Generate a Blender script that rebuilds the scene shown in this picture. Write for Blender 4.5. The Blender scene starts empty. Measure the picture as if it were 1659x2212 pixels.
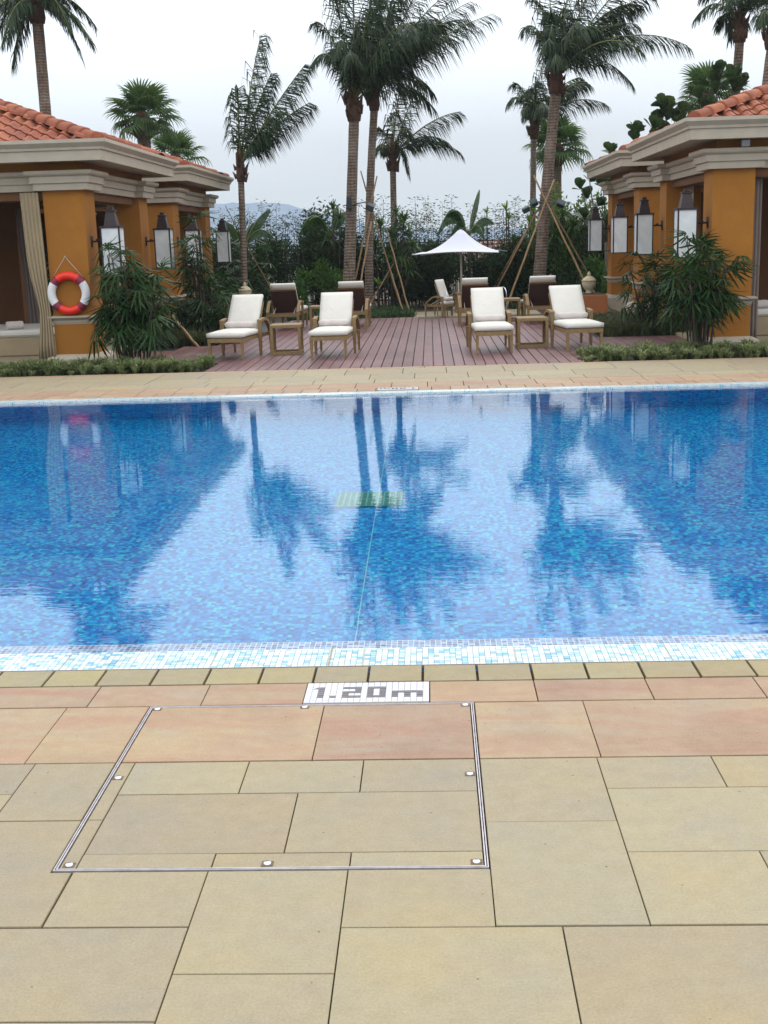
import bpy, math, random
import numpy as np
from mathutils import Vector, Matrix
random.seed(7)
R = math.radians
scene = bpy.context.scene
COL = scene.collection

# ------------------------------------------------------------ camera, sky, sun, exposure
cam_d = bpy.data.cameras.new("camera")
cam = bpy.data.objects.new("camera", cam_d)
COL.objects.link(cam)
scene.camera = cam
cam_d.sensor_fit = 'VERTICAL'; cam_d.sensor_height = 24.0; cam_d.sensor_width = 18.0
cam_d.lens = 24.0 * 2600 / 2212
cam_d.clip_start = 0.05; cam_d.clip_end = 4000
def camera_matrix(pitch, yaw, roll, h):
    f = Vector((-math.sin(yaw) * math.cos(pitch), math.cos(yaw) * math.cos(pitch), -math.sin(pitch)))
    r = Vector((math.cos(yaw), math.sin(yaw), 0)); u = r.cross(f)
    r2 = math.cos(roll) * r - math.sin(roll) * u
    u2 = math.sin(roll) * r + math.cos(roll) * u
    m = Matrix.Identity(4)
    for i in range(3):
        m[i][0], m[i][1], m[i][2] = r2[i], u2[i], -f[i]
    m[2][3] = h
    return m
cam.matrix_world = camera_matrix(R(12.7), R(2.5), R(1.75), 1.65)

scene.view_settings.view_transform = 'Standard'
scene.view_settings.look = 'None'
scene.view_settings.exposure = -0.05
scene.view_settings.gamma = 1.0
scene.view_settings.use_curve_mapping = False
scene.cycles.use_denoising = True
scene.cycles.max_bounces = 10
scene.cycles.diffuse_bounces = 4
scene.cycles.glossy_bounces = 4
scene.cycles.transmission_bounces = 6
scene.cycles.transparent_max_bounces = 8
scene.cycles.volume_bounces = 2
scene.cycles.sample_clamp_indirect = 8

SUN_EL, SUN_AZ = 56.0, 35.0        # azimuth measured from +Y towards +X
world = bpy.data.worlds.new("World")
scene.world = world
world.use_nodes = True
wn = world.node_tree.nodes; wl = world.node_tree.links
wn.clear()
wo = wn.new('ShaderNodeOutputWorld'); bg1 = wn.new('ShaderNodeBackground'); bg2 = wn.new('ShaderNodeBackground')
mixs = wn.new('ShaderNodeMixShader')
sky = wn.new('ShaderNodeTexSky'); sky.sky_type = 'NISHITA'; sky.sun_disc = False
sky.sun_elevation = R(SUN_EL); sky.sun_rotation = R(SUN_AZ); sky.air_density = 1.5; sky.dust_density = 4
wl.new(sky.outputs[0], bg1.inputs[0]); bg1.inputs[1].default_value = 0.10
tc = wn.new('ShaderNodeTexCoord'); sep = wn.new('ShaderNodeSeparateXYZ')
wl.new(tc.outputs['Generated'], sep.inputs[0])
ramp = wn.new('ShaderNodeValToRGB')
ramp.color_ramp.elements[0].position = 0.0; ramp.color_ramp.elements[0].color = (0.74, 0.83, 0.90, 1)
ramp.color_ramp.elements[1].position = 0.6; ramp.color_ramp.elements[1].color = (2.2, 2.27, 2.4, 1)
e = ramp.color_ramp.elements.new(0.08); e.color = (0.86, 0.94, 1.05, 1)
e = ramp.color_ramp.elements.new(0.165); e.color = (1.28, 1.38, 1.50, 1)
e = ramp.color_ramp.elements.new(0.27); e.color = (1.88, 2.0, 2.14, 1)
wl.new(sep.outputs[2], ramp.inputs[0])
mp = wn.new('ShaderNodeMapping'); mp.inputs['Scale'].default_value = (1, 1, 3.5)
wl.new(tc.outputs['Generated'], mp.inputs[0])
nz = wn.new('ShaderNodeTexNoise'); nz.inputs['Scale'].default_value = 2.2; nz.inputs['Detail'].default_value = 5
wl.new(mp.outputs[0], nz.inputs[0])
mr = wn.new('ShaderNodeMapRange'); mr.inputs['From Min'].default_value = 0.3; mr.inputs['From Max'].default_value = 0.7
mr.inputs['To Min'].default_value = 0.925; mr.inputs['To Max'].default_value = 1.05
wl.new(nz.outputs[0], mr.inputs[0])
mulc = wn.new('ShaderNodeVectorMath'); mulc.operation = 'SCALE'
wl.new(ramp.outputs[0], mulc.inputs[0]); wl.new(mr.outputs[0], mulc.inputs['Scale'])
wl.new(mulc.outputs[0], bg2.inputs[0]); bg2.inputs[1].default_value = 1.0
mixs.inputs[0].default_value = 0.86
wl.new(bg1.outputs[0], mixs.inputs[1]); wl.new(bg2.outputs[0], mixs.inputs[2]); wl.new(mixs.outputs[0], wo.inputs[0])

sun_d = bpy.data.lights.new("sun", 'SUN'); sun = bpy.data.objects.new("sun", sun_d); COL.objects.link(sun)
sun_d.energy = 0.8; sun_d.angle = R(18); sun_d.color = (1.0, 0.96, 0.9)
sd = Vector((math.sin(R(SUN_AZ)) * math.cos(R(SUN_EL)), math.cos(R(SUN_AZ)) * math.cos(R(SUN_EL)), math.sin(R(SUN_EL))))
sun.rotation_euler = sd.to_track_quat('Z', 'Y').to_euler()

# ------------------------------------------------------------ materials
class N:
    """small node-graph helper"""
    def __init__(s, name):
        s.m = bpy.data.materials.new(name); s.m.use_nodes = True
        s.t = s.m.node_tree; s.n = s.t.nodes; s.l = s.t.links
        s.b = s.n['Principled BSDF']; s.out = s.n['Material Output']
    def new(s, t, **kw):
        n = s.n.new(t)
        for k, v in kw.items(): setattr(n, k, v)
        return n
    def coord(s, which='Object'):
        return s.new('ShaderNodeTexCoord').outputs[which]
    def pos(s):
        return s.new('ShaderNodeNewGeometry').outputs['Position']
    def mapping(s, vec, scale=(1, 1, 1), loc=(0, 0, 0)):
        n = s.new('ShaderNodeMapping'); s.l.new(vec, n.inputs[0])
        n.inputs['Scale'].default_value = scale; n.inputs['Location'].default_value = loc
        return n.outputs[0]
    def noise(s, vec, scale, detail=4, rough=0.55, dist=0.0):
        n = s.new('ShaderNodeTexNoise'); s.l.new(vec, n.inputs[0])
        n.inputs['Scale'].default_value = scale; n.inputs['Detail'].default_value = detail
        n.inputs['Roughness'].default_value = rough; n.inputs['Distortion'].default_value = dist
        return n.outputs[0]
    def rng(s, v, a, b, c, d):
        n = s.new('ShaderNodeMapRange'); s.l.new(v, n.inputs[0])
        for i, x in enumerate((a, b, c, d)): n.inputs[i + 1].default_value = x
        return n.outputs[0]
    def ramp(s, v, stops, interp='LINEAR'):
        n = s.new('ShaderNodeValToRGB'); s.l.new(v, n.inputs[0]); cr = n.color_ramp; cr.interpolation = interp
        while len(cr.elements) < len(stops): cr.elements.new(0.5)
        for e, (p, c) in zip(cr.elements, stops):
            e.position = p; e.color = (*c, 1)
        return n.outputs[0]
    def mix(s, f, a, b, mode='MIX'):
        n = s.new('ShaderNodeMix', data_type='RGBA', blend_type=mode)
        for sock, v in ((n.inputs[0], f), (n.inputs[6], a), (n.inputs[7], b)):
            if hasattr(v, 'links'): s.l.new(v, sock)
            elif isinstance(v, (tuple, list)): sock.default_value = (*v, 1)
            else: sock.default_value = v
        return n.outputs[2]
    def math(s, op, a, b=None):
        n = s.new('ShaderNodeMath', operation=op)
        for i, v in enumerate((a, b)):
            if v is None: continue
            if hasattr(v, 'links'): s.l.new(v, n.inputs[i])
            else: n.inputs[i].default_value = v
        return n.outputs[0]
    def vm(s, op, a, b=None):
        n = s.new('ShaderNodeVectorMath', operation=op)
        for i, v in enumerate((a, b)):
            if v is None: continue
            if hasattr(v, 'links'): s.l.new(v, n.inputs[i])
            else: n.inputs[i].default_value = v
        return n.outputs[0]
    def rand(s):
        return s.new('ShaderNodeObjectInfo').outputs['Random']
    def hsv(s, col, h=0.5, sat=1.0, val=1.0):
        n = s.new('ShaderNodeHueSaturation')
        for sock, v in ((n.inputs['Hue'], h), (n.inputs['Saturation'], sat), (n.inputs['Value'], val)):
            if hasattr(v, 'links'): s.l.new(v, sock)
            else: sock.default_value = v
        if hasattr(col, 'links'): s.l.new(col, n.inputs['Color'])
        else: n.inputs['Color'].default_value = (*col, 1)
        return n.outputs[0]
    def bump(s, h, dist, strength=1.0):
        n = s.new('ShaderNodeBump'); s.l.new(h, n.inputs['Height'])
        n.inputs['Distance'].default_value = dist; n.inputs['Strength'].default_value = strength
        s.l.new(n.outputs[0], s.b.inputs['Normal']); return n
    def base(s, c):
        if hasattr(c, 'links'): s.l.new(c, s.b.inputs['Base Color'])
        else: s.b.inputs['Base Color'].default_value = (*c, 1)
    def rough(s, v):
        if hasattr(v, 'links'): s.l.new(v, s.b.inputs['Roughness'])
        else: s.b.inputs['Roughness'].default_value = v

def simple(name, col, rough=0.6, var=0.12, nscale=6.0, bump=0.0, metal=0.0, objvar=0.0):
    g = N(name); p = g.coord()
    n = g.noise(p, nscale, 5)
    c = g.hsv(col, val=g.rng(n, 0.25, 0.75, 1 - var, 1 + var))
    if objvar: c = g.hsv(c, val=g.rng(g.rand(), 0, 1, 1 - objvar, 1 + objvar))
    g.base(c); g.rough(rough); g.b.inputs['Metallic'].default_value = metal
    if bump: g.bump(g.noise(p, nscale * 8, 4), bump)
    return g.m

def stone(name, col, streak=0.0, pink=None):
    g = N(name); p = g.pos()
    r = g.rand()
    off = g.new('ShaderNodeCombineXYZ'); g.l.new(g.math('MULTIPLY', r, 37.0), off.inputs[0]); g.l.new(g.math('MULTIPLY', r, 91.0), off.inputs[1])
    q = g.vm('ADD', p, off.outputs[0])
    big = g.noise(q, 2.2, 4, 0.6)
    c = g.hsv(col, sat=g.rng(big, 0.3, 0.7, 0.82, 1.15), val=g.rng(big, 0.3, 0.7, 0.91, 1.06))
    ve = g.noise(g.mapping(q, (1.2, 7.0, 1)), 1.6, 6, 0.7, 0.6)
    c = g.mix(g.rng(ve, 0.5, 0.72, 0, 0.35), c, tuple(x_ * y_ for x_, y_ in zip(col, (1.08, 0.98, 0.86))))
    if pink:
        st = g.noise(g.mapping(q, (0.8, 4.5, 1)), 1.3, 5, 0.65, 0.9)
        c = g.mix(g.rng(st, 0.4, 0.62, 0, 1), c, pink)
        blot = g.noise(q, 2.6, 3, 0.5)
        c = g.mix(g.rng(blot, 0.5, 0.7, 0, 0.55), c, (0.25, 0.155, 0.095))
    fine = g.noise(p, 140, 3, 0.7)
    c = g.hsv(c, val=g.rng(fine, 0.3, 0.7, 0.86, 1.12))
    mid = g.noise(q, 16, 5, 0.7)
    c = g.hsv(c, val=g.rng(mid, 0.35, 0.75, 1.03, 0.94))
    # dark pits and small stains
    vo = g.new('ShaderNodeTexVoronoi'); g.l.new(q, vo.inputs[0]); vo.inputs['Scale'].default_value = 20
    sel = g.new('ShaderNodeSeparateColor'); g.l.new(vo.outputs['Color'], sel.inputs[0])
    pit = g.math('MULTIPLY', g.math('LESS_THAN', vo.outputs['Distance'], 0.07), g.math('GREATER_THAN', sel.outputs[0], 0.78))
    c = g.mix(g.math('MULTIPLY', pit, 0.9), c, (0.12, 0.085, 0.045))
    c = g.hsv(c, h=g.rng(r, 0, 1, 0.494, 0.507), val=g.rng(r, 0, 1, 0.93, 1.05))
    g.base(c)
    g.rough(g.rng(mid, 0.3, 0.7, 0.5, 0.72)); g.b.inputs['Specular IOR Level'].default_value = 0.35
    h = g.math('ADD', fine, g.math('MULTIPLY', mid, 2.0))
    g.bump(h, 0.0006)
    return g.m

M = {}
M['beige'] = stone('beige_sandstone', (0.285, 0.238, 0.15))
M['coping'] = stone('coping_sandstone', (0.27, 0.225, 0.125))
M['pink'] = stone('pink_sandstone', (0.315, 0.235, 0.148), pink=(0.31, 0.185, 0.118))
M['grout'] = simple('dark_grout', (0.15, 0.10, 0.058), 0.9, 0.4, 40, 0.002)
M['soil'] = simple('soil', (0.06, 0.038, 0.024), 0.95, 0.4, 12, 0.02)
M['lawn'] = simple('far_grass', (0.05, 0.075, 0.03), 0.95, 0.4, 2, 0.03)
M['white_stone'] = simple('cream_cast_stone', (0.42, 0.36, 0.275), 0.75, 0.1, 5, 0.001)
M['chrome'] = simple('stainless_steel', (0.62, 0.62, 0.66), 0.25, 0.08, 20, 0, 1.0)
M['frame_steel'] = simple('brushed_frame', (0.46, 0.43, 0.44), 0.4, 0.2, 30, 0, 0.6)
M['dark_metal'] = simple('dark_bronze', (0.035, 0.020, 0.020), 0.45, 0.2, 20, 0, 0.3)
M['black'] = simple('black_paint', (0.012, 0.014, 0.014), 0.5, 0.2, 20)
g = N('cream_cushion'); p = g.coord()
cr = g.noise(p, 6, 4, 0.6, 0.8); wv2 = g.noise(p, 2.2, 3, 0.5)
g.base(g.hsv(g.hsv((0.60, 0.575, 0.515), val=g.rng(wv2, 0.3, 0.7, 0.94, 1.04)), val=g.rng(g.rand(), 0, 1, 0.96, 1.03))); g.rough(0.9); g.bump(cr, 0.010); M['cushion'] = g.m
M['towel'] = simple('white_towel', (0.58, 0.52, 0.48), 0.95, 0.06, 30, 0.006)
M['curtain'] = simple('beige_curtain', (0.31, 0.24, 0.145), 0.9, 0.1, 4)
M['curtain_grey'] = simple('taupe_curtain', (0.20, 0.16, 0.14), 0.9, 0.1, 4)
M['red'] = simple('red_plastic', (0.75, 0.02, 0.005), 0.4, 0.05)
M['maroon'] = simple('maroon_tape', (0.20, 0.01, 0.035), 0.5, 0.1)
M['white'] = simple('white_plastic', (0.70, 0.70, 0.70), 0.4, 0.05)
M['rope'] = simple('rope', (0.5, 0.42, 0.36), 0.9)
M['urn'] = simple('terracotta_cream', (0.50, 0.42, 0.27), 0.8, 0.18, 9, 0.003)
M['planter'] = simple('orange_planter', (0.36, 0.12, 0.035), 0.8, 0.1, 4)
M['pole_bamboo'] = simple('dried_bamboo', (0.25, 0.155, 0.07), 0.7, 0.25, 5, 0.002, objvar=0.2)
M['sling'] = simple('brown_back_fabric', (0.055, 0.022, 0.014), 0.85, 0.1, 5)
M['canopy'] = simple('white_membrane', (0.64, 0.65, 0.72), 0.6, 0.03, 2)
M['ivory'] = simple('ivory_pole', (0.55, 0.53, 0.46), 0.5)
M['house_wall'] = simple('far_wall', (0.5, 0.46, 0.42), 0.9)
M['house_roof'] = simple('far_roof', (0.30, 0.16, 0.14), 0.9)
M['far_window'] = simple('far_window', (0.06, 0.07, 0.09), 0.3)
M['cream_wall'] = simple('pale_boundary_render', (0.62, 0.58, 0.48), 0.9)
M['hill'] = simple('haze_tinted_woods', (0.12, 0.165, 0.225), 0.95, 0.2, 0.03)  # woods with the blue of distant haze painted into the base colour

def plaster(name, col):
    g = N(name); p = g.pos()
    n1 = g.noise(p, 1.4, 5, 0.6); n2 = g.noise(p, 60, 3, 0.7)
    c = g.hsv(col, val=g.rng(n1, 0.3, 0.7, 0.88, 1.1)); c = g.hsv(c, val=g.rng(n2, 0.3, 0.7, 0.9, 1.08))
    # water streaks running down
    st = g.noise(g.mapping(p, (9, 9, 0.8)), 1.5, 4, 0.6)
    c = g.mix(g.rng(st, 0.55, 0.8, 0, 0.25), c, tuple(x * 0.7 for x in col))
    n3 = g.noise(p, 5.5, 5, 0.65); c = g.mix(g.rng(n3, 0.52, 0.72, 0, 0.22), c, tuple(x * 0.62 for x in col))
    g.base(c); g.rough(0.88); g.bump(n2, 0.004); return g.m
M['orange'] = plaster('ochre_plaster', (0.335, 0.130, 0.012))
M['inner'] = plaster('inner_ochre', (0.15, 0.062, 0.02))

g = N('roof_clay'); p = g.pos(); r = g.rand()
c = g.mix(r, (0.22, 0.055, 0.024), (0.36, 0.115, 0.05))
c = g.mix(g.rng(g.noise(p, 5, 4), 0.45, 0.7, 0, 0.7), c, (0.15, 0.05, 0.035))
c = g.hsv(c, val=g.rng(g.noise(p, 45, 3), 0.3, 0.7, 0.85, 1.12))
g.base(c); g.rough(0.72); g.b.inputs['Specular IOR Level'].default_value = 0.3; g.bump(g.noise(p, 60, 3), 0.002); M['clay'] = g.m

g = N('teak'); p = g.coord()
gr = g.noise(g.mapping(p, (14, 14, 14)), 2.2, 4, 0.7, 1.5)
c = g.mix(g.rng(gr, 0.3, 0.7, 0, 1), (0.15, 0.088, 0.03), (0.27, 0.175, 0.07)); g.base(c); g.rough(0.6); M['teak'] = g.m

g = N('wine_deck'); p = g.pos(); r = g.rand()
gr = g.noise(g.mapping(p, (45, 1.4, 45)), 1.4, 4, 0.7, 0.3)
c = g.mix(g.rng(gr, 0.3, 0.75, 0, 1), (0.105, 0.040, 0.037), (0.155, 0.070, 0.068))
c = g.hsv(c, val=g.rng(r, 0, 1, 0.82, 1.15))
big = g.noise(p, 1.1, 4, 0.6)
c = g.mix(g.rng(big, 0.45, 0.7, 0, 0.35), c, (0.26, 0.18, 0.175))
g.base(c); g.rough(g.rng(big, 0.3, 0.7, 0.36, 0.52)); g.bump(gr, 0.0015); M['deck'] = g.m

g = N('palm_bark'); p = g.coord()
wv = g.new('ShaderNodeTexWave', wave_type='BANDS', bands_direction='Z'); g.l.new(p, wv.inputs[0])
wv.inputs['Scale'].default_value = 4.6; wv.inputs['Distortion'].default_value = 3.0; wv.inputs['Detail'].default_value = 3; wv.inputs['Detail Scale'].default_value = 2.5
n1 = g.noise(g.mapping(p, (14, 14, 3)), 1.4, 5, 0.7)
c = g.mix(g.rng(n1, 0.3, 0.7, 0, 1), (0.085, 0.055, 0.038), (0.25, 0.185, 0.135))
c = g.mix(g.rng(wv.outputs[0], 0.0, 0.25, 0.7, 0), c, (0.05, 0.032, 0.022))
n2 = g.noise(p, 2.3, 3); c = g.mix(g.rng(n2, 0.5, 0.7, 0, 0.4), c, (0.30, 0.25, 0.2))
g.base(c); g.rough(0.9); g.bump(g.math('ADD', wv.outputs[0], n1), 0.012); M['bark'] = g.m
M['fibre'] = simple('palm_fibre', (0.10, 0.05, 0.028), 0.95, 0.4, 18, 0.02)
M['petiole'] = simple('palm_petiole', (0.13, 0.15, 0.035), 0.6, 0.2, 8)
M['stem'] = simple('dark_stem', (0.045, 0.035, 0.022), 0.9, 0.3, 12)
M['twig'] = simple('grey_twig', (0.13, 0.11, 0.08), 0.9, 0.3, 12)

def leafmat(name, a, b, rough=0.42, trans=0.25, scale=3.0, val=0.35):
    g = N(name); p = g.coord()
    n = g.noise(p, scale, 4, 0.6)
    c = g.mix(g.rng(n, 0.3, 0.7, 0, 1), a, b)
    c = g.hsv(c, h=g.rng(g.rand(), 0, 1, 0.485, 0.515), val=g.rng(g.noise(p, scale * 7, 2), 0.3, 0.7, 1 - val, 1 + val))
    g.base(c); g.rough(rough); g.b.inputs['Specular IOR Level'].default_value = 0.18
    tr = g.new('ShaderNodeBsdfTranslucent'); g.l.new(g.hsv(c, h=0.485, sat=1.1, val=1.6), tr.inputs[0])
    mx = g.new('ShaderNodeMixShader'); mx.inputs[0].default_value = trans
    g.l.new(g.b.outputs[0], mx.inputs[1]); g.l.new(tr.outputs[0], mx.inputs[2]); g.l.new(mx.outputs[0], g.out.inputs[0])
    return g.m
M['palm_leaf'] = leafmat('coconut_leaf', (0.014, 0.030, 0.012), (0.035, 0.062, 0.022), 0.38, 0.15)
M['fan_leaf'] = leafmat('fan_leaf', (0.035, 0.075, 0.02), (0.075, 0.13, 0.04), 0.45, 0.3)
M['rhapis'] = leafmat('lady_palm_leaf', (0.008, 0.027, 0.005), (0.027, 0.066, 0.012), 0.5, 0.15)
M['hedge'] = leafmat('hedge_leaf', (0.012, 0.028, 0.010), (0.036, 0.07, 0.02), 0.45, 0.15, 1.5)
M['hedge_light'] = leafmat('light_hedge_leaf', (0.04, 0.10, 0.02), (0.12, 0.21, 0.05), 0.4, 0.35, 1.5)
M['bamboo_leaf'] = leafmat('bamboo_leaf', (0.022, 0.04, 0.015), (0.06, 0.085, 0.03), 0.5, 0.35)
M['banana'] = leafmat('banana_leaf', (0.012, 0.04, 0.010), (0.035, 0.085, 0.02), 0.4, 0.25)
M['ti'] = leafmat('ti_leaf', (0.07, 0.16, 0.02), (0.14, 0.26, 0.035), 0.4, 0.35)
M['fig'] = leafmat('fig_leaf', (0.025, 0.055, 0.018), (0.06, 0.10, 0.03), 0.35, 0.2)
M['liriope'] = leafmat('liriope_blade', (0.045, 0.075, 0.02), (0.24, 0.27, 0.12), 0.55, 0.25, 4.0, 0.5)
M['liriope_dark'] = leafmat('dark_blade', (0.03, 0.05, 0.02), (0.08, 0.09, 0.035), 0.5, 0.25, 2.0)
M['lawn_blade'] = leafmat('ground_cover_leaf', (0.025, 0.055, 0.02), (0.06, 0.10, 0.035), 0.5, 0.25, 2.0)

def mosaic(name, stops, cell=0.0235, grout=(0.55, 0.7, 0.78), gw=0.07, clump=0.35, use='XY', rough=0.2):
    g = N(name); p = g.pos()
    s = g.mapping(p, (1 / cell,) * 3, (0.5, 0.5, 0.5))
    fl = g.vm('FLOOR', s); fr = g.vm('FRACTION', s)
    w = g.new('ShaderNodeTexWhiteNoise', noise_dimensions='3D'); g.l.new(fl, w.inputs[0])
    big = g.noise(p, 9, 3, 0.6)
    v = g.math('ADD', g.math('MULTIPLY', w.outputs[0], 1 - clump), g.math('MULTIPLY', g.rng(big, 0.3, 0.7, 0, 1), clump))
    c = g.ramp(v, stops, 'CONSTANT' if clump == 0 else 'LINEAR')
    sp = g.new('ShaderNodeSeparateXYZ'); g.l.new(fr, sp.inputs[0])
    ix = {'X': 0, 'Y': 1, 'Z': 2}
    e1 = g.math('LESS_THAN', sp.outputs[ix[use[0]]], gw); e2 = g.math('LESS_THAN', sp.outputs[ix[use[1]]], gw)
    c = g.mix(g.math('MAXIMUM', e1, e2), c, grout)
    g.base(c); g.rough(rough); return g.m
BL = [(0.0, (0.0004, 0.07, 0.27)), (0.25, (0.0006, 0.12, 0.40)), (0.5, (0.0008, 0.195, 0.54)), (0.68, (0.001, 0.28, 0.60)), (0.84, (0.005, 0.40, 0.62)), (0.96, (0.03, 0.50, 0.56))]
M['floor_mosaic'] = mosaic('pool_floor_mosaic', BL, 0.025, (0.001, 0.19, 0.50), 0.08, 0.10)
M['wall_mosaic'] = mosaic('pool_wall_mosaic', BL, 0.042, (0.03, 0.26, 0.60), 0.08, 0.25, 'XZ')
M['shelf_mosaic'] = mosaic('shelf_mosaic', [(0, (0.12, 0.13, 0.26)), (0.3, (0.25, 0.27, 0.42)), (0.55, (0.16, 0.30, 0.52)), (0.8, (0.38, 0.46, 0.6))], 0.0235, (0.72, 0.76, 0.8), 0.12, 0.0)
M['band_mosaic'] = mosaic('band_mosaic', [(0, (0.54, 0.60, 0.60)), (0.55, (0.46, 0.58, 0.61)), (0.72, (0.32, 0.50, 0.58)), (0.86, (0.20, 0.40, 0.52))], 0.0235, (0.80, 0.78, 0.70), 0.1, 0.0)
for k, c in (('tile_white', (0.54, 0.60, 0.61)), ('tile_pale', (0.42, 0.55, 0.60)), ('tile_aqua', (0.26, 0.47, 0.56)), ('tile_blue', (0.16, 0.36, 0.48))):
    M[k] = simple(k, c, 0.18, 0.06, 30, objvar=0.06)
M['tile_sign'] = simple('white_sign_tile', (0.52, 0.52, 0.56), 0.22, 0.05, 30, objvar=0.04)
M['tile_grey'] = simple('grey_sign_tile', (0.085, 0.07, 0.08), 0.25, 0.1, 30, objvar=0.08)
M['tile_grout'] = simple('pale_tile_grout', (0.45, 0.43, 0.36), 0.8)
M['floor_line'] = simple('pale_line_tile', (0.16, 0.50, 0.62), 0.4)
M['grate'] = simple('drain_grate', (0.03, 0.20, 0.17), 0.5)
M['grate_bar'] = simple('drain_grate_bar', (0.12, 0.42, 0.38), 0.5)

g = N('water'); g.n.remove(g.b)
gl = g.new('ShaderNodeBsdfGlass'); gl.inputs['IOR'].default_value = 1.333; gl.inputs['Roughness'].default_value = 0.0
gl.inputs['Color'].default_value = (0.96, 1.0, 1.0, 1)
p = g.pos()
def wnoise(sc, k, loc=(0, 0, 0), d=2):
    n = g.noise(g.mapping(p, sc, loc), 1.0, d, 0.5, 0.4)
    return g.math('MULTIPLY', n, k)
hh = g.math('ADD', wnoise((5.0, 13.0, 1), 0.0065), wnoise((17, 46, 1), 0.0020, (3, 7, 0)))
hh = g.math('ADD', hh, wnoise((1.3, 2.1, 1), 0.010, (9, 2, 0)))
bp = g.new('ShaderNodeBump'); g.l.new(hh, bp.inputs['Height']); bp.inputs['Distance'].default_value = 0.075; bp.inputs['Strength'].default_value = 1.0
g.l.new(bp.outputs[0], gl.inputs['Normal']); g.l.new(gl.outputs[0], g.out.inputs[0])
M['water'] = g.m

g = N('frosted_glass'); p = g.coord()
c = g.hsv((0.86, 0.88, 0.87), val=g.rng(g.noise(p, 4, 4, 0.6, 1.0), 0.3, 0.7, 0.82, 1.08)); g.base(c); g.rough(0.25)
tr = g.new('ShaderNodeBsdfTranslucent'); tr.inputs[0].default_value = (0.8, 0.84, 0.84, 1)
mx = g.new('ShaderNodeMixShader'); mx.inputs[0].default_value = 0.22
g.l.new(g.b.outputs[0], mx.inputs[1]); g.l.new(tr.outputs[0], mx.inputs[2]); g.l.new(mx.outputs[0], g.out.inputs[0])
M['frost'] = g.m

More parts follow.
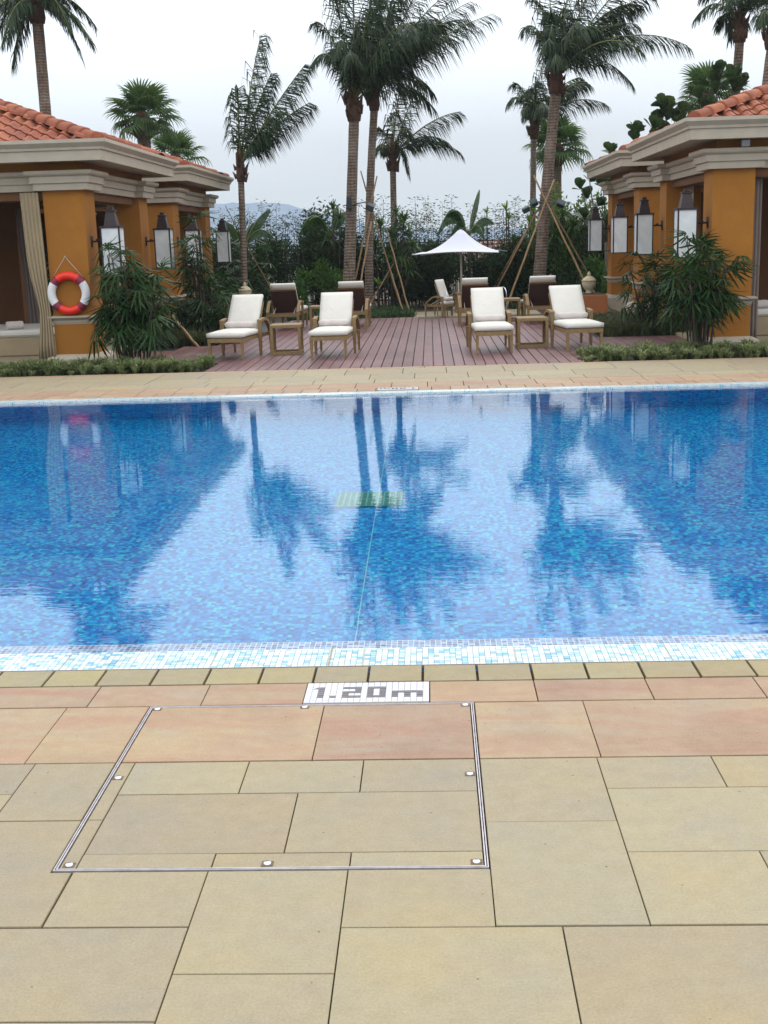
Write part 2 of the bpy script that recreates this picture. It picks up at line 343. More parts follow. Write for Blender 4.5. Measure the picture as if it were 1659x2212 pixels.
# ------------------------------------------------------------ mesh helpers
class MB:
    def __init__(s): s.v = []; s.f = []; s.mi = []; s.sm = []
    def add(s, vs, fs, m=0, smooth=False):
        o = len(s.v); s.v.extend([tuple(v) for v in vs])
        for f in fs: s.f.append(tuple(i + o for i in f)); s.mi.append(m); s.sm.append(smooth)
        return s
    def box(s, x0, y0, z0, x1, y1, z1, m=0):
        vs = [(x0, y0, z0), (x1, y0, z0), (x1, y1, z0), (x0, y1, z0), (x0, y0, z1), (x1, y0, z1), (x1, y1, z1), (x0, y1, z1)]
        return s.add(vs, [(0, 3, 2, 1), (4, 5, 6, 7), (0, 1, 5, 4), (1, 2, 6, 5), (2, 3, 7, 6), (3, 0, 4, 7)], m)
    def cbox(s, x0, y0, z0, x1, y1, z1, c=0.01, m=0):
        """box with chamfered vertical and top edges"""
        s.loft([(c, z0), (0, z0 + c), (0, z1 - c), (c, z1)], x0, y0, x1, y1, m, sign=-1)
        return s
    def loft(s, prof, x0, y0, x1, y1, m=0, sign=1, cap=True):
        vs = []
        for o, z in prof:
            o *= sign
            vs += [(x0 - o, y0 - o, z), (x1 + o, y0 - o, z), (x1 + o, y1 + o, z), (x0 - o, y1 + o, z)]
        fs = []
        for i in range(len(prof) - 1):
            for k in range(4):
                a, b = i * 4 + k, i * 4 + (k + 1) % 4
                fs.append((a, b, b + 4, a + 4))
        if cap:
            n = (len(prof) - 1) * 4
            fs += [(3, 2, 1, 0), (n, n + 1, n + 2, n + 3)]
        return s.add(vs, fs, m)
    def poly(s, pts, z0, z1, m=0, ch=0.0):
        n = len(pts)
        vs = [(x, y, z0) for x, y in pts] + [(x, y, z1 - ch) for x, y in pts]
        fs = [tuple(range(n - 1, -1, -1))]
        for k in range(n): fs.append((k, (k + 1) % n, (k + 1) % n + n, k + n))
        if ch > 0:
            ins = []
            for k in range(n):
                a, b, c = Vector(pts[k - 1]), Vector(pts[k]), Vector(pts[(k + 1) % n])
                d1 = (b - a).normalized(); d2 = (c - b).normalized()
                nn = Vector((-d1.y, d1.x)) + Vector((-d2.y, d2.x))
                ins.append((b.x + nn.x * ch, b.y + nn.y * ch))
            vs += [(x, y, z1) for x, y in ins]
            for k in range(n): fs.append((k + n, (k + 1) % n + n, (k + 1) % n + 2 * n, k + 2 * n))
            fs.append(tuple(range(2 * n, 3 * n)))
        else: fs.append(tuple(range(n, 2 * n)))
        return s.add(vs, fs, m)
    def tube(s, pts, rad, seg=8, m=0, caps=True, smooth=True):
        pts = [Vector(p) for p in pts]; n = len(pts)
        if not hasattr(rad, '__len__'): rad = [rad] * n
        vs = []; up = Vector((0, 0, 1)); prev = None
        for i, p in enumerate(pts):
            t = (pts[min(i + 1, n - 1)] - pts[max(i - 1, 0)]).normalized()
            if prev is None:
                a = t.cross(Vector((1, 0, 0)) if abs(t.x) < 0.9 else Vector((0, 1, 0))).normalized()
            else: a = (prev - t * prev.dot(t)).normalized()
            b = t.cross(a); prev = a
            for k in range(seg):
                an = 2 * math.pi * k / seg
                vs.append(p + (a * math.cos(an) + b * math.sin(an)) * rad[i])
        fs = []
        for i in range(n - 1):
            for k in range(seg):
                a_, b_ = i * seg + k, i * seg + (k + 1) % seg
                fs.append((a_, b_, b_ + seg, a_ + seg))
        s.add(vs, fs, m, smooth)
        if caps:
            o = len(s.v) - n * seg
            s.f.append(tuple(o + k for k in range(seg - 1, -1, -1))); s.mi.append(m); s.sm.append(False)
            s.f.append(tuple(o + (n - 1) * seg + k for k in range(seg))); s.mi.append(m); s.sm.append(False)
        return s
    def lathe(s, prof, cx=0, cy=0, seg=16, m=0, flute=0.0, nf=0):
        vs = []
        for r, z in prof:
            for k in range(seg):
                a = 2 * math.pi * k / seg
                rr = r * (1 + (flute * math.cos(nf * a) if nf else 0))
                vs.append((cx + rr * math.cos(a), cy + rr * math.sin(a), z))
        fs = []
        for i in range(len(prof) - 1):
            for k in range(seg):
                a_, b_ = i * seg + k, i * seg + (k + 1) % seg
                fs.append((a_, b_, b_ + seg, a_ + seg))
        return s.add(vs, fs, m, True)
    def bar(s, a, b, w, h, m=0, up=(0, 0, 1)):
        """rectangular bar from a to b, width w (sideways) and height h"""
        a, b = Vector(a), Vector(b); t = (b - a).normalized(); u = Vector(up)
        sd_ = t.cross(u).normalized(); u2 = sd_.cross(t)
        vs = []
        for p in (a, b):
            for i, j in ((-1, -1), (1, -1), (1, 1), (-1, 1)): vs.append(p + sd_ * (i * w / 2) + u2 * (j * h / 2))
        return s.add(vs, [(0, 1, 2, 3), (7, 6, 5, 4), (0, 4, 5, 1), (1, 5, 6, 2), (2, 6, 7, 3), (3, 7, 4, 0)], m)
    def mesh(s, name, mats):
        me = bpy.data.meshes.new(name); me.from_pydata(s.v, [], s.f)
        for m in (mats if isinstance(mats, (list, tuple)) else [mats]): me.materials.append(M[m] if isinstance(m, str) else m)
        me.polygons.foreach_set('material_index', s.mi); me.polygons.foreach_set('use_smooth', s.sm)
        me.update(); return me
    def build(s, name, mats, parent=None, loc=None):
        return link(name, s.mesh(name, mats), parent, loc)
def link(name, me, parent=None, loc=None, rot=None, scale=None):
    o = bpy.data.objects.new(name, me); COL.objects.link(o)
    if parent: o.parent = parent
    if loc is not None: o.location = loc
    if rot is not None: o.rotation_euler = rot
    if scale is not None: o.scale = scale
    return o
def tag(o, label=None, cat=None, group=None, kind=None):
    if label: o['label'] = label
    if cat: o['category'] = cat
    if group: o['group'] = group
    if kind: o['kind'] = kind
    return o
def thing(name, label, cat, loc=(0, 0, 0), rz=0.0, group=None):
    o = link(name, None, None, loc, (0, 0, rz)); return tag(o, label, cat, group)
def struct(name, label=None, me=None):
    o = link(name, me); o['kind'] = 'structure'
    if label: o['label'] = label
    return o
def copy_tree(o, parent=None, loc=None, rz=None, label=None):
    c = o.copy(); COL.objects.link(c); c.parent = parent
    if loc is not None: c.location = loc
    if rz is not None: c.rotation_euler = (0, 0, rz)
    if label: c['label'] = label
    for ch in list(o.children): copy_tree(ch, c)
    return c
def subsurf(o, n=1):
    md = o.modifiers.new('sub', 'SUBSURF'); md.levels = n; md.render_levels = n

WZ = -0.018                       # water level
# ------------------------------------------------------------ ground and pool basin
gm = MB()
def quad(mb, x0, y0, x1, y1, z, m=0): mb.add([(x0, y0, z), (x1, y0, z), (x1, y1, z), (x0, y1, z)], [(0, 1, 2, 3)], m)
PX = 12.0; YN, YF = 4.755, 13.30
quad(gm, -60, -30, 60, 4.5, -0.06); quad(gm, -60, 4.5, -PX - 0.4, 13.6, -0.06); quad(gm, PX + 0.4, 4.5, 60, 13.6, -0.06); quad(gm, -60, 13.6, 60, 40, -0.06)
gm.add([(-60, 40, -0.06), (60, 40, -0.06), (90, 75, -5), (-90, 75, -5), (900, 900, -8), (-900, 900, -8), (-700, 75, -5), (700, 75, -5)],
       [(0, 1, 2, 3)], 1)
gm.add([(-900, 75, -5), (-90, 75, -5), (90, 75, -5), (900, 75, -5), (1000, 1000, -8), (-1000, 1000, -8)], [(0, 1, 2, 3, 4, 5)], 1)
gm.add([(-60, -30, -0.06), (-60, 40, -0.06), (-90, 75, -5), (-900, 75, -5), (-900, -30, -5)], [(0, 1, 2, 3, 4)], 1)
gm.add([(60, 40, -0.06), (60, -30, -0.06), (900, -30, -5), (900, 75, -5), (90, 75, -5)], [(0, 1, 2, 3, 4)], 1)
gm.build('ground', ['soil', 'lawn'])['kind'] = 'structure'

pool = struct('pool', 'blue mosaic swimming pool basin')
b = MB()
SH = 0.20
quad(b, -PX, YN + SH, PX, YF - SH, -1.2); b.build('pool_floor', 'floor_mosaic', pool)
b = MB()
for y in (YN + SH, YF - SH): b.add([(-PX, y, -1.2), (PX, y, -1.2), (PX, y, -0.075), (-PX, y, -0.075)], [(0, 1, 2, 3)])
for x in (-PX, PX): b.add([(x, YN, -1.2), (x, YF, -1.2), (x, YF, WZ), (x, YN, WZ)], [(0, 1, 2, 3)])
b.build('pool_wall', 'wall_mosaic', pool)
b = MB()
for ya, yb in ((YN, YN + SH), (YF - SH, YF)): quad(b, -PX, ya, PX, yb, -0.075)
for y, zt in ((YN, -0.006), (YF, -0.031)): b.add([(-PX, y, -0.075), (PX, y, -0.075), (PX, y, zt), (-PX, y, zt)], [(0, 1, 2, 3)])
b.build('shelf', 'shelf_mosaic', pool)
b = MB(); b.box(-0.443, YN + 0.25, -1.2, -0.437, YF - SH, -1.192); b.build('floor_line', 'floor_line', pool)
# bottom drain
dr = thing('drain_grate', 'green rectangular drain grate on the pool floor under the water', 'drain', (-0.50, 9.04, -1.185))
b = MB(); b.box(-0.25, -0.22, 0, 0.25, 0.22, 0.012); b.build('grate_plate', 'grate', dr)
for i in range(12):
    b = MB(); x = -0.24 + i * 0.0436; b.box(x - 0.005, -0.22, 0.012, x + 0.005, 0.22, 0.024); b.build('grate_bar', 'grate_bar', dr)
b = MB()
for y in (-0.22, 0.0, 0.22): b.box(-0.25, y - 0.006, 0.0125, 0.25, y + 0.006, 0.022)
b.build('cross_bar', 'grate_bar', dr)
b = MB(); quad(b, -PX, YN, PX, YF, WZ); w = b.build('water', 'water'); w['kind'] = 'structure'

# ------------------------------------------------------------ paving
def chamfer_paver(x0, y0, x1, y1, gap=0.0017, z1=0.0, th=0.04):
    mb = MB(); mb.poly([(x0 + gap, y0 + gap), (x1 - gap, y0 + gap), (x1 - gap, y1 - gap), (x0 + gap, y1 - gap)], z1 - th, z1, ch=0.0013); return mb
PC = {}
def paver(x0, y0, x1, y1, mat, parent, gap=0.0017, name='paver', zj=0.0008, sunk=0.0):
    w_, h_ = round(x1 - x0, 3), round(y1 - y0, 3); key = (w_, h_, mat, gap)
    if key not in PC:
        PC[key] = chamfer_paver(-w_ / 2, -h_ / 2, w_ / 2, h_ / 2, gap).mesh('paver', mat)
    return link(name, PC[key], parent, ((x0 + x1) / 2, (y0 + y1) / 2, random.uniform(-zj, zj) - sunk),
                (random.uniform(-0.0012, 0.0012), random.uniform(-0.0012, 0.0012), random.uniform(-0.001, 0.001)))
near = struct('paving', 'sandstone paving on the near side of the pool')
b = MB(); quad(b, -PX - 3, -4, PX + 3, YN - 0.215, -0.030); b.build('joint_bed', 'grout', near)
# grating stones over the overflow channel, dark open joints
X0 = -0.062
for k in range(-24, 24):
    x = X0 + 0.2117 * k; paver(x, 4.357, x + 0.2117, 4.538, 'coping', near, 0.0052, 'coping_stone', 0.0012)
# narrow pink course
xs = [-2.14, -1.72, -1.305, -0.88, -0.502]
for a, c in zip(xs, xs[1:]): paver(a, 4.14, c, 4.352, 'pink', near, 0.002)
xs = [-0.035, 0.36, 0.78, 1.185, 1.60, 2.02]
for a, c in zip(xs, xs[1:]): paver(a, 4.14, c, 4.352, 'pink', near, 0.002)
for k in range(7):
    paver(2.02 + 0.42 * k, 4.14, 2.44 + 0.42 * k, 4.352, 'pink', near); paver(-2.56 - 0.42 * k, 4.14, -2.14 - 0.42 * k, 4.352, 'pink', near)
# wide pink course
for a, c in ((-2.2, -1.375), (-1.375, -1.068), (0.1275, 0.520), (0.520, 1.42), (1.42, 2.2), (2.2, 3.0), (3.0, 3.8), (-3.0, -2.2), (-3.8, -3.0)):
    paver(a, 3.65, c, 4.135, 'pink', near)
# beige random ashlar as in the photograph
P = [(-2.2, 3.42, -1.335, 3.645), (-2.2, 3.245, -1.335, 3.42), (-1.335, 3.245, -1.068, 3.645),
     (0.1275, 3.21, 0.505, 3.645), (0.1275, 2.67, 0.505, 3.21), (0.505, 3.42, 0.87, 3.645), (0.87, 3.42, 1.42, 3.645),
     (0.505, 3.03, 1.25, 3.42), (1.25, 3.03, 1.9, 3.42), (1.42, 3.42, 1.9, 3.645), (0.505, 2.67, 0.862, 3.03), (0.862, 2.67, 1.42, 3.03), (1.42, 2.67, 1.9, 3.03),
     (-0.255, 2.665, 0.1275, 2.945), (-0.635, 2.475, -0.255, 2.945), (-1.005, 2.675, -0.635, 2.945),
     (-1.42, 2.30, -0.635, 2.67), (-2.2, 2.30, -1.42, 2.67), (-0.255, 2.28, 0.29, 2.665), (0.29, 2.28, 1.0, 2.665), (1.0, 2.28, 1.9, 2.665),
     (-0.635, 2.0, -0.255, 2.475), (-1.2, 1.92, -0.635, 2.30), (-2.0, 1.92, -1.2, 2.30), (-0.255, 1.9, 0.13, 2.28), (0.13, 1.9, 0.85, 2.28), (0.85, 1.9, 1.5, 2.28)]
for q in P: paver(*q, 'beige', near)
b = MB(); g_ = 0.0035
b.poly([(-2.2 + g_, 2.675 + g_), (-1.01, 2.675 + g_), (-1.01, 2.945 - g_), (-1.068, 2.945 - g_), (-1.068, 3.245 - g_), (-2.2 + g_, 3.245 - g_)], -0.04, 0, ch=0.002)
b.build('paver', 'beige', near)
def fill(xa, xb, ya, yb, parent, mat='beige'):
    y = ya
    while y < yb - 0.05:
        h_ = min(random.choice((0.38, 0.24, 0.38, 0.48)), yb - y)
        if yb - y - h_ < 0.12: h_ = yb - y
        x = xa
        while x < xb - 0.01:
            w_ = min(random.choice((0.56, 0.74, 0.38)), xb - x)
            if xb - x - w_ < 0.15: w_ = xb - x
            paver(x, y, x + w_, y + h_, mat, parent); x += w_
        y += h_
fill(-3.6, -2.2, 1.92, 3.645, near); fill(1.9, 3.4, 1.92, 3.645, near)
fill(-2.0, 2.0, 0.6, 1.9, near)

# access hatch
hatch = thing('access_hatch', 'inset floor access hatch with steel edge and paved lid', 'hatch', (0, 0, 0))
HX0, HX1, HY0, HY1 = -1.062, 0.124, 2.948, 4.13
HP = [(HX0, 3.65, -0.42, HY1, 'pink'), (-0.42, 3.65, HX1, HY1, 'pink'),
      (HX0, 3.245, -1.003, 3.645, 'beige'), (HX0, HY0, -1.003, 3.245, 'beige'),
      (-1.003, 3.412, -0.625, 3.645, 'beige'), (-0.625, 3.412, -0.25, 3.645, 'beige'), (-0.25, 3.412, HX1, 3.645, 'beige'),
      (-1.003, 3.04, -0.44, 3.412, 'beige'), (-0.44, 3.04, HX1, 3.412, 'beige'),
      (-1.003, HY0, -0.63, 3.04, 'beige'), (-0.63, HY0, -0.252, 3.04, 'beige'), (-0.252, HY0, HX1, 3.04, 'beige')]
for x0, y0, x1, y1, mt in HP:
    x0 = max(x0, HX0 + 0.012); x1 = min(x1, HX1 - 0.012); y0 = max(y0, HY0 + 0.012); y1 = min(y1, HY1 - 0.008)
    paver(x0, y0, x1, y1, mt, hatch, 0.0018)
b = MB()
for o_, t_ in ((0.0, 0.0032), (0.0062, 0.0038)):
    x0, x1, y0, y1 = HX0 + o_, HX1 - o_, HY0 + o_, HY1 - o_
    b.box(x0, y0, -0.03, x1, y0 + t_, 0.0022); b.box(x0, y1 - t_, -0.03, x1, y1, 0.0022)
    b.box(x0, y0 + t_, -0.03, x0 + t_, y1 - t_, 0.0022); b.box(x1 - t_, y0 + t_, -0.03, x1, y1 - t_, 0.0022)
b.build('frame', 'frame_steel', hatch)
for bx, by in ((HX0 + 0.030, HY1 - 0.022), (-0.49, HY1 - 0.022), (HX1 - 0.030, HY1 - 0.022), (HX0 + 0.032, 3.53), (HX1 - 0.032, 3.53),
               (HX0 + 0.036, HY0 + 0.032), (-0.478, HY0 + 0.032), (HX1 - 0.032, HY0 + 0.032)):
    nb = MB(); nb.poly([(bx - 0.016, by - 0.014), (bx + 0.016, by - 0.014), (bx + 0.016, by + 0.012), (bx - 0.016, by + 0.012)], -0.01, 0.0018)
    o = nb.build('bolt_notch', 'grout', hatch)
    nb = MB(); nb.lathe([(0.0001, 0.0062), (0.009, 0.0058), (0.0115, 0.0035), (0.0115, -0.002)], bx, by, 16); nb.build('bolt', 'chrome', hatch)

# depth markers
def marker(label, loc, rz):
    t = thing('depth_marker', label, 'depth marker', loc, rz)
    cw, ch = 0.0232, 0.0222
    b = MB(); b.box(0, 0, -0.03, 20 * cw, 9 * ch, -0.0015); b.build('grout_bed', 'tile_grout', t)
    dark = set()
    for r_ in range(2, 7): dark |= {(2, r_), (10, r_), (12, r_)}
    dark |= {(4, 6), (6, 2), (7, 2), (8, 2), (8, 3), (8, 4), (7, 4), (6, 5), (6, 6), (7, 6), (8, 6), (11, 2), (11, 6), (6, 4)}
    for r_ in (4, 5, 6): dark |= {(14, r_), (16, r_), (18, r_)}
    dark |= {(15, 4), (17, 4)}
    mesh = {}
    for k, mt in (('w', 'tile_sign'), ('d', 'tile_grey')):
        m_ = MB(); m_.poly([(0.0009, 0.0009), (cw - 0.0009, 0.0009), (cw - 0.0009, ch - 0.0009), (0.0009, ch - 0.0009)], -0.004, 0.0012, ch=0.0006); mesh[k] = m_.mesh('tile', mt)
    tri = MB(); tri.poly([(0.002, 0.002), (cw - 0.0009, 0.002), (cw - 0.0009, ch - 0.004)], 0.0, 0.0019); trim = tri.mesh('tile', 'tile_grey')
    for i in range(20):
        for r_ in range(9):
            link('tile', mesh['d' if (i, r_) in dark else 'w'], t, (i * cw, (8 - r_) * ch, random.uniform(-0.0003, 0.0003)))
    link('tile', trim, t, (1 * cw, (8 - 2) * ch, 0))
    return t
marker('white mosaic depth marker reading 1.20 m beside the near pool edge', (-0.501, 4.149, 0), 0)
marker('small pale mosaic depth marker reading 1.20 m on the far pool edge', (-0.165, 13.80, 0), math.pi)

# mosaic overflow band, near side
band = struct('mosaic_band', 'pale blue and white mosaic strip along the near pool edge')
BY0 = 4.540; TC = 0.0236; NR = 9
b = MB(); quad(b, -3.2, BY0 - 0.002, 3.2, YN + 0.001, -0.0045); b.build('grout_bed', 'tile_grout', band)
tm = {}
for k in ('tile_white', 'tile_pale', 'tile_aqua', 'tile_blue'):
    m_ = MB(); m_.poly([(0.0011, 0.0011), (TC - 0.0011, 0.0011), (TC - 0.0011, TC - 0.0011), (0.0011, TC - 0.0011)], -0.008, 0, ch=0.0006); tm[k] = m_.mesh('tile', k)
mats4 = ['tile_white', 'tile_pale', 'tile_aqua', 'tile_blue']; rest = MB(); cnt = 0
for r_ in range(NR):
    for i in range(-134, 134):
        x = i * TC + (0.006 if (i // 13) % 2 else 0.0); y = BY0 + r_ * TC
        k = random.choices(range(4), (0.56, 0.2, 0.14, 0.10))[0]
        z = random.uniform(-0.0009, 0.0002)
        if r_ < 2 and -75 <= i < 58 and cnt < 299:
            link('tile', tm[mats4[k]], band, (x, y, z)); cnt += 1
        else:
            rest.poly([(x + 0.0011, y + 0.0011), (x + TC - 0.0011, y + 0.0011), (x + TC - 0.0011, y + TC - 0.0011), (x + 0.0011, y + TC - 0.0011)], -0.008, z, k)
o = rest.build('tiles', mats4, band); o['kind'] = 'stuff'
b = MB(); b.box(-0.444, BY0, -0.01, -0.436, YN + 0.02, 0.0008); b.build('expansion_joint', 'beige', band)
b = MB()
for xa, xb in ((-PX, -3.2), (3.2, PX)): quad(b, xa, BY0, xb, YN, -0.003)
b.build('outer_band', 'band_mosaic', band)
b = MB(); b.box(-5.2, 4.5375, -0.02, 5.2, 4.5405, 0.001); b.build('edge_trim', 'frame_steel', band)

# far side
far = struct('paving', 'sandstone paving on the far side of the pool')
b = MB(); quad(b, -14, YF + 0.185, 14, 16.15, -0.030); b.build('joint_bed', 'grout', far)
b = MB(); b.box(-14, YF, -0.03, 14, YF + 0.19, 0.0); b.build('mosaic_strip', 'band_mosaic', far)
for k in range(-27, 27):
    x = X0 + 0.2117 * k + 0.05
    if x + 0.2117 > -0.63 and x < -0.165:
        if x < -0.63: paver(x, 13.495, -0.63, 13.80, 'pink', far, 0.004, 'coping_stone')
        elif x + 0.2117 > -0.165: paver(-0.163, 13.495, x + 0.2117, 13.80, 'pink', far, 0.004, 'coping_stone')
        continue
    paver(x, 13.495, x + 0.2117, 13.80, 'pink', far, 0.004, 'coping_stone', 0.001)
x = -7.2
while x < 6.5: paver(x, 13.80, x + 0.42, 14.32, 'pink', far, 0.004); x += 0.42
for ri, (ya, yb) in enumerate(((14.32, 14.70), (14.70, 15.25), (15.25, 15.93))):
    x = -7.4 + 0.2 * ri
    while x < 6.6:
        w_ = random.choice((0.56, 0.74, 0.66)); paver(x, ya, x + w_, yb, 'beige', far, 0.004); x += w_
x = -7.3
while x < 6.5: paver(x, 15.93, x + 0.8, 16.10, 'pink', far, 0.004); x += 0.8

# ------------------------------------------------------------ wooden deck
deck = struct('deck', 'wine coloured timber deck beyond the pool')
DZ = 0.0
bc = {}
i = 0
x = -4.76
def deck_range(xc):
    if xc < -4.2: return (17.35, 19.6)
    if xc < -3.05: return (17.35, 20.4 if xc < -3.7 else 23.5)
    if xc > 2.75: return (17.35, 20.0)
    if xc > 1.95: return (16.75, 24.8)
    return (16.12, 26.6 if xc < -0.3 else 26.0)
while x < 4.0:
    ya, yb = deck_range(x + 0.07); parts = [ya, yb]
    cut = ya + 3.2 + 1.9 * (i % 3)
    if cut < yb - 1: parts = [ya, cut, yb]
    for a, c in zip(parts, parts[1:]):
        L = round(c - a - 0.006, 3)
        if L not in bc:
            m_ = MB(); m_.poly([(-0.0645, 0), (0.0645, 0), (0.0645, L), (-0.0645, L)], -0.03, 0, ch=0.003); bc[L] = m_.mesh('board', 'deck')
        link('board', bc[L], deck, (x + 0.07, a, DZ + random.uniform(-0.001, 0.001)))
    x += 0.1405; i += 1
b = MB(); quad(b, -4.9, 16.11, 4.1, 26.8, -0.035); b.build('underlay', 'black', deck)
b = MB(); b.box(-0.38, 26.62, -0.05, 2.4, 28.6, -0.001); b.build('path', 'beige')['kind'] = 'structure'

# ------------------------------------------------------------ cabanas
def tile_mesh(w=0.235, L=0.34, th=0.014):
    pr = [(-w * 0.5, 0.0), (-w * 0.40, 0.040), (-w * 0.22, 0.066), (-w * 0.04, 0.062), (w * 0.12, 0.028), (w * 0.28, 0.004), (w * 0.5, 0.0)]
    m_ = MB(); vs = []
    for yy, dz in ((0, 0.022), (L, 0.0)):
        for x_, z_ in pr: vs.append((x_, yy, z_ + dz))
    for x_, z_ in pr: vs.append((x_, 0, z_ + 0.022 - th))
    n = len(pr); fs = []
    for k in range(n - 1):
        fs.append((k, k + 1, k + 1 + n, k + n)); fs.append((k + 2 * n, k + 1 + 2 * n, k + 1, k))
    m_.add(vs, fs, 0, False); me = m_.mesh('roof_tile', 'clay')
    return me
TILE = tile_mesh()
rt = MB(); vs = []
for yy, rr in ((0, 0.115), (0.03, 0.12), (0.40, 0.098)):
    for k in range(9):
        a = math.pi * k / 8; vs.append((math.cos(a) * rr, yy, math.sin(a) * rr * 0.95 + (0.01 if yy < 0.1 else 0)))
fs = [(i_ * 9 + k, i_ * 9 + k + 1, (i_ + 1) * 9 + k + 1, (i_ + 1) * 9 + k) for i_ in range(2) for k in range(8)] + [tuple(range(8, -1, -1))]
rt.add(vs, fs, 0, True); RIDGE = rt.mesh('ridge_tile', 'clay')

def curtain(x0, y0, x1, y1, zt, zb, mat, parent, pinch=None, folds=7, amp=0.035, lean=0.0):
    """hanging cloth from (x0,y0)-(x1,y1); pinch = (z, fraction, shift)"""
    m_ = MB(); nu, nv = folds * 6, 10; d = Vector((x1 - x0, y1 - y0, 0)); L = d.length; d.normalize(); nrm = Vector((-d.y, d.x, 0))
    vs = []
    for j in range(nv + 1):
        z = zt + (zb - zt) * j / nv; f = 1.0; sh = lean * j / nv
        if pinch:
            pz, pf, ps = pinch; k = math.exp(-((z - pz) / 0.45) ** 2); f = 1 - (1 - pf) * k; sh += ps * k
        for i_ in range(nu + 1):
            u = i_ / nu; s_ = (0.5 + (u - 0.5) * f) * L + sh
            a = amp * math.sin(u * folds * 2 * math.pi + 0.4 * math.sin(j)) * (0.55 + 0.45 * j / nv)
            vs.append(Vector((x0, y0, z)) + d * s_ + nrm * a)
    fs = [(j * (nu + 1) + i_, j * (nu + 1) + i_ + 1, (j + 1) * (nu + 1) + i_ + 1, (j + 1) * (nu + 1) + i_) for j in range(nv) for i_ in range(nu)]
    m_.add(vs, fs, 0, True); o = m_.build('curtain', mat, parent)
    md = o.modifiers.new('thick', 'SOLIDIFY'); md.thickness = 0.006
    return o

def cabana(label, side, y0, y1, detailed, plinth):
    """side=-1: cabana left of the deck, its open corner column at x=-5.02; side=+1: right"""
    root = thing('cabana', label, 'cabana', (0, 0, 0), 0, 'poolside cabanas')
    W = 4.6; cw = 0.59; cd = 0.60
    if side < 0: xa, xb = -5.02 - W, -5.02
    else: xa, xb = 4.05, 4.05 + W
    ST, ET = 2.50, 2.77
    cols = [(xa, y0), (xb - cw, y0), (xa, y1 - cd), (xb - cw, y1 - cd)]
    for cx, cy in cols:
        b = MB(); b.box(cx, cy, plinth, cx + cw, cy + cd, ST + 0.002)
        col = b.build('column', 'orange', root)
        b = MB(); b.loft([(0.0, 0.575), (0.012, 0.60), (0.02, 0.635), (0.055, 0.66), (0.075, 0.675), (0.075, 0.70), (0.0, 0.705)], cx, cy, cx + cw, cy + cd); b.build('dado_cap', 'white_stone', col)
        b = MB(); b.loft([(0.12, -0.06), (0.12, plinth - 0.06), (0.10, plinth - 0.03), (0.05, plinth), (0.0, plinth + 0.012)], cx, cy, cx + cw, cy + cd); b.build('plinth', 'white_stone', col)
    prof = [(0.012, ST), (0.012, ST + 0.095), (0.045, ST + 0.10), (0.045, ST + 0.19), (0.085, ST + 0.205), (0.105, ST + 0.225), (0.105, ET), (0.0, ET + 0.004)]
    ent = MB(); ent.loft([(o_ - 0.045, z_) for o_, z_ in prof], xa, y0, xb, y1)
    e_ = ent.build('entablature', 'white_stone', root)
    for cx, cy in cols:
        q = MB(); q.loft([(o_ + 0.09, z_ + (0.0015 if k_ < 7 else 0.001)) for k_, (o_, z_) in enumerate(prof)], cx, cy, cx + cw, cy + cd); q.build('column_head', 'white_stone', e_)
    b = MB(); b.loft([(-0.05, ET), (-0.05, 2.93)], xa, y0, xb, y1); b.build('frieze', 'orange', root)
    b = MB(); cz = 2.885
    b.loft([(0.0, cz + 0.012), (0.425, cz - 0.002), (0.43, cz + 0.135), (0.455, cz + 0.142), (0.460, cz + 0.175), (0.485, cz + 0.20), (0.52, cz + 0.235), (0.52, cz + 0.282), (0.36, cz + 0.286), (0.0, cz + 0.288)], xa, y0, xb, y1)
    b.build('cornice', 'white_stone', root)
    # interior lining: ceiling beam faces
    b = MB(); b.box(xa + cw, y0 + 0.10, ST - 0.12, xb - cw, y0 + cd - 0.1, ST - 0.001); b.box(xa + cw, y1 - cd + 0.1, ST - 0.12, xb - cw, y1 - 0.1, ST - 0.001)
    b.box(xa + 0.1, y0 + cd, ST - 0.12, xa + cw - 0.1, y1 - cd, ST - 0.001); b.box(xb - cw + 0.1, y0 + cd, ST - 0.12, xb - 0.1, y1 - cd, ST - 0.001)
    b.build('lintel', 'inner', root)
    b = MB()
    if side < 0: b.box(xa + cw, y1 - 0.42, 0, xa + cw + 1.75, y1 - 0.2, ST - 0.12); b.box(xa + 0.2, y0 + cd, 0, xa + 0.4, y1 - cd, ST - 0.12)
    else: b.box(xa + 1.55, y1 - 0.42, 0, xb - cw, y1 - 0.2, ST - 0.12); b.box(xb - 0.4, y0 + cd, 0, xb - 0.2, y1 - cd, ST - 0.12)
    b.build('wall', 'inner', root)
    b = MB(); b.box(xa - 0.05, y0 - 0.08, -0.05, xb + 0.05, y1 + 0.08, 0.035); b.build('floor', 'beige', root)
    # hip roof
    ox0, ox1, oy0, oy1 = xa - 0.38, xb + 0.38, y0 - 0.38, y1 + 0.38; ez = 3.105; k = 0.36
    hw, hd = (ox1 - ox0) / 2, (oy1 - oy0) / 2; run = min(hw, hd); cx, cy = (ox0 + ox1) / 2, (oy0 + oy1) / 2; tz = ez + run * k
    if hw > hd: r1, r2 = (ox0 + run, cy, tz), (ox1 - run, cy, tz)
    else: r1, r2 = (cx, oy0 + run, tz), (cx, oy1 - run, tz)
    b = MB(); A, B_, C_, D_ = (ox0, oy0, ez), (ox1, oy0, ez), (ox1, oy1, ez), (ox0, oy1, ez)
    if hw > hd: b.add([A, B_, C_, D_, r1, r2], [(0, 1, 5, 4), (1, 2, 5), (2, 3, 4, 5), (3, 0, 4)])
    else: b.add([A, B_, C_, D_, r1, r2], [(0, 1, 4), (1, 2, 5, 4), (2, 3, 5), (3, 0, 4, 5)])
    roof = b.build('roof', 'clay', root)
    ang = math.atan(k); sl = math.sqrt(1 + k * k)
    vis = ['S', 'E' if side < 0 else 'W']
